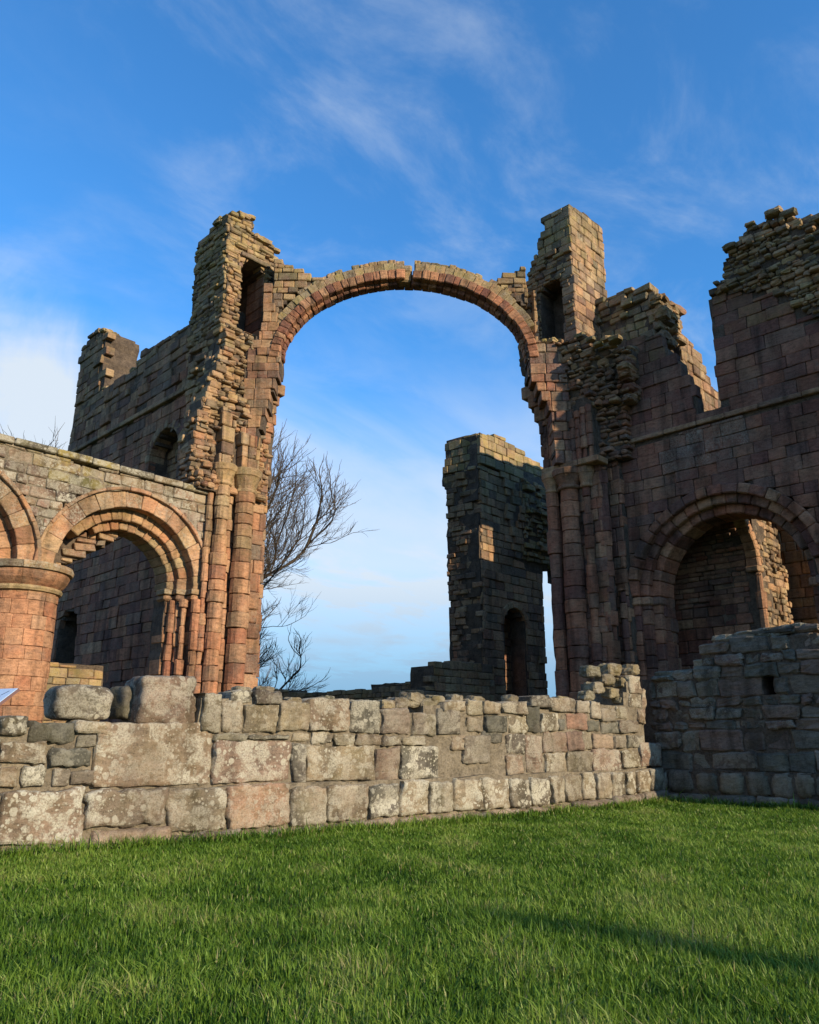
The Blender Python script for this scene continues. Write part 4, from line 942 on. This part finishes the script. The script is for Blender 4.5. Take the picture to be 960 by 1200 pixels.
# ------------------------------------------------------------------ low transept wall in the corner (shaded) and the sunlit aisle wall
AW0 = np.array((2.9, 7.29, 0.0)); AWU = np.array((9.5, -0.86, 0)) / math.hypot(9.5, 0.86); AWN = np.array((-0.86, -9.5, 0)) / math.hypot(9.5, 0.86)
AW = plane(AW0, AWU, AWN)
def aw(px, py, w=0.0):
    r = ray(px, py); o = AW0 + AWN * w
    t = np.dot(o - CAMP, AWN) / np.dot(r, AWN); P = CAMP + r * t
    return float(np.dot(P - AW0, AWU)), float(P[2])
def build_aisle():
    th = Thing('aisle_wall', 'low sunlit wall of big lichen-spotted stone blocks on a plinth beside the lawn', 'wall', (7.0, 6.9, 0), material=M_STONE_NEAR)
    UE = aw(757, 850)[0]
    def put(x0, y0, x1, y1, w=0.0, red=0.35, li=0.6, ol=0.12, rough=0.026, bev=0.011, d=0.3, jit=0.014, rnd=None, tilt=0.05, name='stone'):
        ua, za = aw(x0, y1, w); ub, zb = aw(x1, y0, w); uc, zc_ = aw(x0, y0, w); ud, zd = aw(x1, y1, w)
        u0, u1 = (ua + uc) / 2, (ub + ud) / 2; z0, z1 = (za + zd) / 2, (zb + zc_) / 2
        s = max(u1 - u0, z1 - z0); nn = (int(np.clip((u1 - u0) / 0.045, 3, 16)), int(np.clip((z1 - z0) / 0.045, 3, 11)))
        if (x1 - x0) < 30: nn = (min(nn[0], 5), min(nn[1], 5))
        stone(th, AW, u0 + 0.002, u1 - 0.002, z0 + 0.001, z1 - 0.001, w=w, d=d, bev=min(bev, 0.22 * min(u1 - u0, z1 - z0)), rough=rough, n=nn, jit=jit, rnd=rnd,
              tint=(0, red, max(0, 1.15 * li + 0.08 + rr(-.1, .1)), ol), tilt=tilt, smooth=True, name=name, corner=0.3)
    # wall body
    TOP = interp([(-4, 1.1), (0.5, 1.18), (aw(200, 849)[0], aw(200, 849)[1]), (aw(236, 850)[0], aw(236, 850)[1])] + [(aw(x, y)[0], aw(x, y)[1]) for x, y in
                 ((240, 812), (330, 816), (362, 822), (450, 826), (520, 823), (620, 825), (680, 820), (730, 822), (736, 795), (757, 790))])
    core(th, AW, -4, UE - 0.02, -0.1, TOP, w_in=0.026, T=0.95, cell=0.1, drop=0.07, m=M_MORTAR, name='mortar_core')
    core(th, AW, -4, aw(783, 920, 0.13)[0] - 0.02, -0.1, lambda u: np.interp(u, [-4, 0, 4, 11], [0.53, 0.53, 0.5, 0.5]), w=lambda u, v: 0.10, w_in=0.03, T=0.2, cell=0.12, drop=0.03, m=M_MORTAR, name='mortar_core')
    # plinth blocks (x0, y0, x1, y1 surveyed on the face)
    PW = 0.13
    for q in [(-95, 930, -2, 990, .3, .6), (1, 925, 97, 990, .55, .85), (102, 926, 196, 968, .35, .75), (197, 926, 266, 975, .1, .5), (268, 919, 340, 971, .75, .35), (342, 922, 384, 967, .2, .6),
              (386, 919, 432, 962, .3, .6), (435, 919, 468, 958, .1, .85), (471, 915, 503, 955, .1, .7), (504, 917, 533, 953, .1, .75), (534, 913, 566, 950, .1, .8), (567, 912, 598, 947, .05, .7),
              (600, 912, 622, 945, .1, .7), (623, 912, 646, 944, .1, .8), (647, 909, 663, 940, .15, .7), (664, 908, 682, 939, .2, .6), (684, 906, 699, 937, .1, .7), (700, 906, 718, 936, .1, .6),
              (719, 905, 733, 933, .1, .5), (735, 904, 748, 931, .1, .5), (749, 903, 763, 928, .15, .5), (764, 902, 778, 926, .1, .4)]:
        put(*q[:4], w=PW, red=q[4], li=q[5] + 0.15, ol=0.15, bev=0.016, rough=0.036)
    # bottom course
    x = -60; ys = interp([(-60, 990), (97, 990), (100, 969), (200, 976), (266, 975), (340, 971), (430, 962), (533, 953), (646, 944), (700, 937), (785, 925)])
    while x < 783:
        x1 = min(784, x + rr(55, 105) * (1 - 0.45 * max(0, x) / 800))
        if 784 - x1 < 15: x1 = 784
        yb = float(np.interp((x + x1) / 2, [-60, 0, 160, 320, 540, 780, 800], [1016, 1016, 1008, 996, 974, 954, 954]))
        put(x, float(ys((x + x1) / 2)) + 0.5, x1, yb, w=0.17, red=0.6, li=0.3, ol=0.15, bev=0.03); x = x1 + 1
    # upper blocks
    rows = [(0, 868, 55, 895, .35, .45), (-60, 866, -2, 896, .4, .4), (-60, 898, -2, 924, .4, .4), (60, 877, 108, 899, .1, .15), (90, 845, 133, 861, .35, .5), (90, 862, 113, 876, .3, .15),
            (25, 898, 55, 922, .1, .9), (63, 900, 82, 920, .2, .4), (83, 902, 110, 920, .3, .2), (0, 898, 22, 922, .55, .2), (35, 846, 88, 869, .05, .1),
            (113, 848, 250, 922, .5, .75), (252, 868, 341, 916, .65, .6), (255, 860, 290, 867, .0, .3), (343, 871, 360, 917, .1, .6), (361, 874, 439, 915, .2, .6), (440, 876, 469, 914, .75, .2), (470, 874, 515, 913, .15, .75),
            (238, 812, 260, 858, .05, .4), (261, 820, 285, 857, .05, .5), (287, 826, 326, 859, .05, .5), (292, 861, 340, 867, .1, .4), (271, 809, 296, 824, .1, .6), (299, 810, 332, 825, .3, .3),
            (328, 823, 363, 857, .2, .3), (365, 820, 411, 856, .5, .6), (412, 822, 447, 859, .05, .5), (449, 831, 482, 860, .25, .3), (484, 836, 512, 862, .1, .4), (514, 829, 541, 860, .1, .35),
            (365, 859, 390, 872, .1, .5), (392, 860, 416, 873, .05, .5), (418, 861, 448, 874, .2, .3), (450, 862, 470, 874, .1, .5), (472, 864, 500, 873, .0, .3), (343, 859, 362, 869, .1, .4),
            (545, 862, 575, 896, .1, .3), (530, 862, 544, 880, .2, .2), (566, 858, 590, 870, .1, .2), (594, 860, 615, 884, .3, .6), (616, 862, 637, 906, .6, .45), (594, 886, 614, 908, .55, .4),
            (638, 858, 665, 880, .8, .3), (666, 857, 683, 880, .85, .15), (640, 882, 664, 906, .1, .6), (666, 881, 695, 905, .1, .5), (684, 858, 694, 879, .05, .4), (697, 878, 728, 904, .55, .6),
            (696, 861, 720, 877, .5, .15), (722, 862, 734, 876, .2, .4), (730, 879, 751, 899, .15, .6), (752, 871, 776, 898, .8, .5),
            (548, 841, 565, 858, .1, .3), (571, 839, 595, 858, .0, .2), (597, 839, 618, 858, .05, .6), (619, 828, 632, 858, .0, .05), (635, 836, 655, 857, .1, .6), (656, 843, 663, 856, .0, .1),
            (664, 836, 688, 855, .95, .1), (689, 844, 703, 858, .0, .1), (676, 821, 692, 836, .1, .5), (694, 822, 705, 842, .1, .5), (706, 831, 722, 846, .1, .3), (723, 829, 735, 842, .1, .5),
            (727, 844, 748, 859, .5, .4), (736, 861, 757, 877, .1, .4), (749, 831, 757, 848, .7, .3), (705, 847, 725, 860, .1, .2),
            (520, 822, 546, 834, .15, .4), (548, 821, 567, 838, .05, .4), (568, 822, 588, 838, .2, .4), (590, 823, 618, 836, .1, .5), (624, 815, 645, 828, .1, .4), (646, 818, 675, 834, .1, .4),
            (738, 792, 752, 812, .2, .7), (738, 813, 752, 829, .2, .6), (753, 808, 758, 830, .5, .5)]
    for q in rows:
        dk = (q[5] < 0.25 and q[4] < 0.2)
        put(*q[:4], w=rr(-0.01, 0.035), red=q[4], li=q[5], ol=rr(0, 0.25), rough=0.03, rnd=0.0 if dk else None)
    # loose topping
    def top_lump(px, py, r, sq, tint, set_back=0.12, sub=2, rough=0.22):
        u, z = aw(px, py, -set_back); lump(th, AW(u, z, -set_back - r * 0.5), r, tint, sq=sq, sub=sub, rough=rough, name='topping_stone')
    for (x, y, r) in ((470, 824, .10), (486, 820, .12), (500, 825, .11), (512, 822, .10), (455, 826, .08), (535, 820, .09), (560, 822, .09), (600, 820, .09), (632, 822, .09), (660, 822, .1),
                      (695, 787, .12), (719, 785, .14), (742, 785, .12), (712, 797, .12), (731, 800, .11), (700, 806, .12), (718, 812, .11), (690, 815, .1), (728, 820, .09), (745, 820, .10), (385, 821, .07), (345, 823, .07), (285, 811, .08), (310, 811, .08)):
        top_lump(x, y, r, (1.3, 1.0, 0.75), (0, 0.15, 0.35, 0.45))
    # big rounded blocks lying on the wall
    def boulder(label, x0, y0, x1, y1, sb, tint, depth, rough=0.10):
        ua, za = aw(x0, y1, -sb); ub, zb = aw(x1, y0, -sb)
        u, z0, z1 = (ua + ub) / 2, za, zb; c = AW(u, (z0 + z1) / 2, -sb - depth / 2)
        b = Thing('stone_block', label, 'block', (c[0], c[1], z0), group='blocks lying on the aisle wall', material=M_STONE_NEAR)
        sx, sz = (ub - ua) / 2, (z1 - z0) / 2
        lump(b, c, 1.0, tint, sq=(sx, depth / 2, sz), sub=4, rough=rough, name='block', smooth=True, ex=7.0)
    boulder('largest rounded pinkish block sitting on the low wall before the tower foot', 163, 794, 236, 850, 0.03, (0, .75, .6, .15), 0.55, rough=0.13)
    boulder('long pale lichened block on the low wall before the fat round pier', 66, 804, 137, 843, 0.05, (0, .25, .85, .2), 0.5)
    boulder('small dark greenish block wedged between two larger pale blocks on the low wall', 139, 804, 164, 842, 0.25, (0, .0, .1, .5), 0.3)
    boulder('flat pale cobble on the low wall under the information panel', -3, 839, 34, 862, -0.04, (0, .1, .8, .3), 0.35)
build_aisle()

def build_low_transept():
    th = Thing('transept_foundation', 'low shaded dark stone wall with a square hole and stepped top in the lawn corner', 'wall', (13.0, 4.6, 0), material=M_STONE_NEAR)
    W = west(12.62)
    top = interp([(0.5, 2.2), (3.75, 2.3), (3.9, 2.62), (5.55, 2.5), (5.62, 2.02), (6.5, 2.0)])
    hole = Opening(4.62, 1.86, 0.085, 1.66)
    t_ = lambda u, v: (0.26, random.choice((0.0, 0.1, 0.2, 0.6, 0.85)) if u > 3.9 else 0.85, random.choice((0.0, 0.05, 0.12, 0.35)), rr(0.0, 0.15))  # first value keeps the blocks dark, adding shade by colour
    core(th, W, 0.5, 6.7, -0.1, top, openings=(hole,), w_in=0.035, T=0.95, cell=0.11, drop=0.06)
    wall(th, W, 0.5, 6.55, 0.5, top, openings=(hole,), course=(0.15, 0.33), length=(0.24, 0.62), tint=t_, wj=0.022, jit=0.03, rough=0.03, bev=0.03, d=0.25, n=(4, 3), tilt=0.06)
    core(th, W, 0.5, 6.5, -0.1, const(0.5), w=lambda u, v: 0.12, w_in=0.03, T=0.2, drop=0.02)
    u = 0.5
    while u < 6.38:
        l = rr(0.28, 0.5); u1 = min(6.4, u + l)
        stone(th, W, u + 0.01, u1 - 0.012, 0.17, 0.5 + rr(-0.02, 0.01), w=0.14 + rr(-0.015, 0.015), d=0.3, bev=0.05, rough=0.03, n=(5, 4), jit=0.015, tint=(0.5, rr(0, 0.5), rr(0.05, 0.35), 0.15), smooth=True, corner=0.9)
        u = u1
    u = 0.5
    while u < 6.36:
        l = rr(0.4, 0.8); u1 = min(6.38, u + l)
        stone(th, W, u + 0.01, u1 - 0.012, -0.12, 0.165 + rr(-0.02, 0.0), w=0.19, d=0.3, bev=0.035, rough=0.03, n=(5, 3), jit=0.01, tint=(0.5, rr(0, 0.5), rr(0.05, 0.25), 0.15), smooth=True)
        u = u1
    for u in np.arange(3.8, 6.5, 0.36):
        lump(th, W(u, float(top(u)) + 0.0, -0.22), 0.2, (0.6, 0.1, 0.4, 0.3), sq=(0.9, 1.0, 0.42), sub=2, name='coping_stone', rough=0.18)
        lump(th, W(u + 0.1, float(top(u)) - 0.01, -0.62), 0.2, (0, 0.1, 0.6, 0.35), sq=(0.9, 1.1, 0.42), sub=1, name='coping_stone', rough=0.18)
build_low_transept()

# ------------------------------------------------------------------ trees
def build_tree(label, base, trunk_h, height, lean, spread, seed, lvl=6, r0=0.28):
    rnd = random.Random(seed)
    m = bark
    th = bpy.data.objects.new('bare_tree', None); col.objects.link(th); th.location = base
    th['label'] = label; th['category'] = 'tree'; th['group'] = 'bare trees beyond the tower'
    TV, TF, BV, BF = [], [], [], []
    def tube(V, F, pts, rad, k):
        o = len(V); d0 = None
        for i, p in enumerate(pts):
            d = (pts[min(i + 1, len(pts) - 1)] - pts[max(i - 1, 0)]).normalized()
            a = d.cross(Vector((0.3, 0.9, 0.2))).normalized(); b = d.cross(a)
            for s in range(k):
                t = 2 * math.pi * s / k; V.append(p + (a * math.cos(t) + b * math.sin(t)) * rad[i])
        for i in range(len(pts) - 1):
            for s in range(k):
                F.append((o + i * k + s, o + i * k + (s + 1) % k, o + (i + 1) * k + (s + 1) % k, o + (i + 1) * k + s))
    def branch(p, d, length, r, lv):
        n = 6 if lv > 2 else 4; pts = [p]; q = p.copy(); dd = d.copy()
        for i in range(n):
            dd = (dd + Vector((rnd.gauss(0, .16), rnd.gauss(0, .16), rnd.gauss(0.05, .13))) + lean * 0.01).normalized()
            q = q + dd * (length / n); pts.append(q.copy())
        r1 = r * (0.55 if lv > 1 else 0.35)
        tube(BV, BF, pts, [r + (r1 - r) * i / n for i in range(n + 1)], 5 if lv > 3 else 3)
        if lv == 0: return
        kids = rnd.choice((3, 3, 4, 4))
        for c in range(kids):
            t = rnd.uniform(0.35, 1.0) if c else 1.0
            i = min(n, int(t * n)); pp = pts[i]
            ax = Vector((rnd.gauss(0, 1), rnd.gauss(0, 1), rnd.gauss(0, 1))).normalized()
            side = dd.cross(ax).normalized()
            ang = rnd.uniform(0.25, 0.75) if c else rnd.uniform(0.05, 0.3)
            nd_ = (dd * math.cos(ang) + side * math.sin(ang) + Vector((0, 0, 0.10))).normalized()
            branch(pp, nd_, length * rnd.uniform(0.58, 0.78), max(0.008, r * (0.62 if c else 0.75) * (1 - 0.3 * (1 - t))), lv - 1)
    pts = [Vector((0, 0, -0.2)) + Vector((0.04 * math.sin(i), 0.05 * math.cos(i * 1.3), (trunk_h + 0.2) * i / 6)) + lean * (0.3 * (i / 6) ** 2) for i in range(7)]
    tube(TV, TF, pts, [r0 * (1.35 - 0.55 * i / 6) for i in range(7)], 9)
    for k in range(10):
        a = 2 * math.pi * k / 10 + rnd.uniform(-.3, .3); el = rnd.uniform(0.35, 1.35)
        d = Vector((math.cos(a) * math.cos(el), math.sin(a) * math.cos(el), math.sin(el)))
        d = (d + lean * 0.12).normalized()
        branch(pts[-1 - (k % 3)], d, (height - trunk_h) * 0.40 * (spread if el < .7 else 1), r0 * 0.5, lvl - 1)
    for nm, V, F in (('trunk', TV, TF), ('crown', BV, BF)):
        o = mesh_obj(nm, [tuple(v) for v in V], F, m, None, [True] * len(F)); o.parent = th
bark, t_, b_ = mat('bark')
g_ = t_.nodes.new('ShaderNodeNewGeometry')
t_.links.new(tmix(t_, tnoise(t_, g_.outputs['Position'], 9.0), (0.05, 0.038, 0.028), (0.115, 0.085, 0.06)), b_.inputs['Base Color'])
build_tree('large bare branching winter tree rising behind the sunlit tower', (18.9, 32.7, 0), 4.5, 15.5, Vector((0.75, -0.75, 0.0)), 1.1, 23, lvl=7, r0=0.24)
build_tree('smaller bare tree with low twiggy boughs behind the tower foot', (23.6, 36.4, 0), 2.2, 8.0, Vector((0.4, -0.4, 0.0)), 1.2, 5, lvl=6, r0=0.18)

# ------------------------------------------------------------------ information panel (only a corner shows)
def build_panel():
    r = ray(22, 806); N0 = 11.5; t = N0 / r[1]; P = CAMP + r * t      # upper right corner of the panel
    th = Thing('information_panel', 'corner of a tilted pale blue information panel before the fat round pier', 'sign', (P[0] - 0.6, N0 - 0.1, 0))
    mp_, t1, b1 = mat('printed_panel'); b1.inputs['Base Color'].default_value = (0.42, 0.55, 0.74, 1); b1.inputs['Roughness'].default_value = 0.35
    mf, t2, b2 = mat('panel_frame'); b2.inputs['Base Color'].default_value = (0.16, 0.09, 0.085, 1); b2.inputs['Roughness'].default_value = 0.6
    mi, t3, b3 = mat('panel_ink'); b3.inputs['Base Color'].default_value = (0.02, 0.035, 0.09, 1)
    ud = np.array((0.35, -0.937, 0.0)); vd = np.array((0.80 * 0.937, 0.80 * 0.35, 0.60)); nn = np.cross(ud, vd)
    def slab(name, u0, u1, v0, v1, h0, h1, m):
        V = [P + ud * u + vd * v + nn * h for h in (h0, h1) for (u, v) in ((u0, v0), (u1, v0), (u1, v1), (u0, v1))]
        F = [(0, 3, 2, 1), (4, 5, 6, 7), (0, 1, 5, 4), (1, 2, 6, 5), (2, 3, 7, 6), (3, 0, 4, 7)]
        th.add(name, V, F, (0, 0, 0, 0), False, m, iskey=name if name == 'frame' else None)
        th.key = 'frame'
    slab('frame', -1.2, 0.0, -0.75, 0.0, -0.045, -0.008, mf)
    slab('printed_sheet', -1.19, -0.012, -0.74, -0.012, -0.008, 0.0, mp_)
    # the stroke and rule visible at the corner
    def stroke(a, b, wd):
        a, b = np.array(a), np.array(b); d = (b - a) / np.linalg.norm(b - a); q = np.array((-d[1], d[0])) * wd
        V = [P + ud * p[0] + vd * p[1] + nn * h for h in (0.0005, 0.002) for p in (a - q, b - q, b + q, a + q)]
        th.add('printed_mark', V, [(0, 3, 2, 1), (4, 5, 6, 7), (0, 1, 5, 4), (1, 2, 6, 5), (2, 3, 7, 6), (3, 0, 4, 7)], (0, 0, 0, 0), False, mi)
    stroke((-0.155, -0.17), (-0.10, -0.07), 0.007); stroke((-0.25, -0.215), (-0.14, -0.20), 0.009)
    th.key = None
    for e in (-1.0, -0.2):
        q = P + ud * e + vd * -0.3
        V = [(q[0] + dx, q[1] + dy, z) for z in (0.0, q[2] - 0.02) for dx, dy in ((-.03, -.03), (.03, -.03), (.03, .03), (-.03, .03))]
        th.add('post', V, [(0, 3, 2, 1), (4, 5, 6, 7), (0, 1, 5, 4), (1, 2, 6, 5), (2, 3, 7, 6), (3, 0, 4, 7)], (0, 0, 0, 0), False, mf)
build_panel()

# ------------------------------------------------------------------ unseen upright added behind the viewer, shaped for its shadow across the lawn
def build_shadow_caster():
    th = Thing('lawn_shadow_caster', 'tall narrow stone upright added out of view in the south to shadow the lawn', 'shadow caster', (6.6, -24.0, 0), limit=40)
    S = plane((6.35, -24.0, 0), (1, 0, 0), (0, -1, 0)); tp = interp([(0, 8.2), (0.2, 8.9), (0.4, 8.5)])
    Nn = plane((6.35, -23.2, 0), (1, 0, 0), (0, 1, 0))
    core(th, S, 0, 0.24, -0.1, tp, w_in=0.05, T=0.75)
    for F_ in (S, Nn): wall(th, F_, 0, 0.24, 0, tp, course=(0.25, 0.35), length=(0.25, 0.5), tint=tn(0.5, 0.3, 0.2))
build_shadow_caster()

for t in THINGS: t.finish()

# ------------------------------------------------------------------ grass blades
def build_grass():
    m, t, b = mat('grass_blades'); t.nodes.remove(b)
    a = t.nodes.new('ShaderNodeAttribute'); a.attribute_name = 'tint'
    s = t.nodes.new('ShaderNodeSeparateColor'); t.links.new(a.outputs['Color'], s.inputs[0])
    c = tramp(t, s.outputs[0], [(0.0, (0.045, 0.100, 0.010)), (0.45, (0.115, 0.205, 0.020)), (0.86, (0.23, 0.32, 0.05)), (0.94, (0.27, 0.27, 0.09)), (1.0, (0.36, 0.30, 0.14))])
    df = t.nodes.new('ShaderNodeBsdfDiffuse'); tr = t.nodes.new('ShaderNodeBsdfTranslucent'); gl = t.nodes.new('ShaderNodeBsdfGlossy'); gl.inputs['Roughness'].default_value = 0.45
    gl.inputs['Color'].default_value = (0.36, 0.42, 0.25, 1)
    t.links.new(c, df.inputs[0]); t.links.new(c, tr.inputs[0])
    m1 = t.nodes.new('ShaderNodeMixShader'); m1.inputs[0].default_value = 0.38; t.links.new(df.outputs[0], m1.inputs[1]); t.links.new(tr.outputs[0], m1.inputs[2])
    m2 = t.nodes.new('ShaderNodeMixShader'); m2.inputs[0].default_value = 0.055; t.links.new(m1.outputs[0], m2.inputs[1]); t.links.new(gl.outputs[0], m2.inputs[2])
    t.links.new(m2.outputs[0], t.nodes['Material Output'].inputs[0])
    n = 430000
    # distance from the viewer, sampled so that near turf is denser
    Y = 2.2 + (15.5 - 2.2) * RNG.random(n * 2) ** 1.25
    X = (RNG.random(n * 2) * 2 - 1) * (0.56 * Y + 2.0)
    keep = RNG.random(n * 2) < (0.56 * Y + 2.0) / (0.56 * 15.5 + 2.0) * 1.6
    E = X * math.cos(AZ) + Y * math.sin(AZ); N = -X * math.sin(AZ) + Y * math.cos(AZ)
    wallN = 7.29 - (E - 2.9) * 0.0905 - 0.15
    keep &= (N < wallN + 0.02) & (E < 12.46)
    E, N, Y = E[keep][:n], N[keep][:n], Y[keep][:n]; n = len(E)
    print('blades', n)
    # patchiness
    gx = np.array([mnoise.noise(Vector((e * 1.7, q * 1.7, 0))) for e, q in zip(E[::1], N[::1])])
    gy = np.array([mnoise.noise(Vector((e * 6.0, q * 6.0, 3))) for e, q in zip(E, N)])
    z0 = np.array([gz(e, q) for e, q in zip(E, N)])
    H = (0.050 + 0.032 * RNG.random(n) + 0.022 * gx + 0.022 * gy) * np.where(Y < 5, 1.12, 1.0); H = np.clip(H * 0.88, 0.02, None)
    dw = np.minimum(wallN[keep][:n] - N, 12.46 - E); H *= np.where(dw < 0.22, 1.2 + 1.1 * RNG.random(n), 1.0)
    longb = RNG.random(n) < 0.035; H = np.where(longb, H * (1.35 + 0.7 * RNG.random(n)), H)
    wd = (0.0022 + 0.0020 * RNG.random(n)) * np.clip(Y / 5.0, 0.95, 2.2)
    az = RNG.random(n) * 2 * np.pi; ln = np.abs(RNG.normal(0.45, 0.32, n)); ln = np.where(longb, ln + 0.35, ln)
    la = az + gy * 2.0
    dx, dy = np.cos(la), np.sin(la); sx, sy = -np.sin(az), np.cos(az)
    def P(f, k, wdk):
        bx = E + dx * ln * H * f ** 2 * 1.1; by = N + dy * ln * H * f ** 2 * 1.1; bz = z0 - 0.004 + H * f * (1 - 0.28 * np.clip(ln, 0, 1.5) * f)
        return np.stack([bx + sx * wdk * k, by + sy * wdk * k, bz], -1)
    V = np.stack([P(0, -1, wd), P(0, 1, wd), P(0.55, 1, wd * 0.85), P(0.55, -1, wd * 0.85), P(1.0, 0, wd)], 1).reshape(-1, 3)
    me = bpy.data.meshes.new('grass'); nv = n * 5
    me.vertices.add(nv); me.vertices.foreach_set('co', V.astype(np.float32).ravel())
    o5 = np.arange(n) * 5
    loops = np.stack([o5, o5 + 1, o5 + 2, o5 + 3, o5 + 3, o5 + 2, o5 + 4], 1).ravel()
    me.loops.add(n * 7); me.loops.foreach_set('vertex_index', loops.astype(np.int32))
    me.polygons.add(n * 2)
    ls = np.stack([np.arange(n) * 7, np.arange(n) * 7 + 4], 1).ravel(); lt = np.tile([4, 3], n)
    me.polygons.foreach_set('loop_start', ls.astype(np.int32)); me.polygons.foreach_set('loop_total', lt.astype(np.int32))
    me.update(calc_edges=True); me.validate()
    gl_ = np.array([mnoise.noise(Vector((e * 0.55, q * 0.55, 8))) for e, q in zip(E, N)])
    tone = np.clip(0.45 + 0.35 * gl_ + 0.55 * gx * 0.9 + 0.25 * gy + RNG.normal(0, 0.20, n), 0, 0.9); straw = RNG.random(n) < np.where(dw < 0.15, 0.16, 0.03 + 0.10 * (gx > 0.32)); tone = np.where(straw, 0.93 + 0.07 * RNG.random(n), tone)
    at = me.color_attributes.new('tint', 'FLOAT_COLOR', 'POINT')
    cc = np.zeros((nv, 4), np.float32); cc[:, 0] = np.repeat(tone, 5); cc[:, 3] = 1
    at.data.foreach_set('color', cc.ravel())
    me.materials.append(m)
    o = bpy.data.objects.new('grass', me); col.objects.link(o); o['kind'] = 'stuff'
    o['label'] = 'rough green grass blades of the lawn below the ruin'; o['category'] = 'grass'
build_grass()
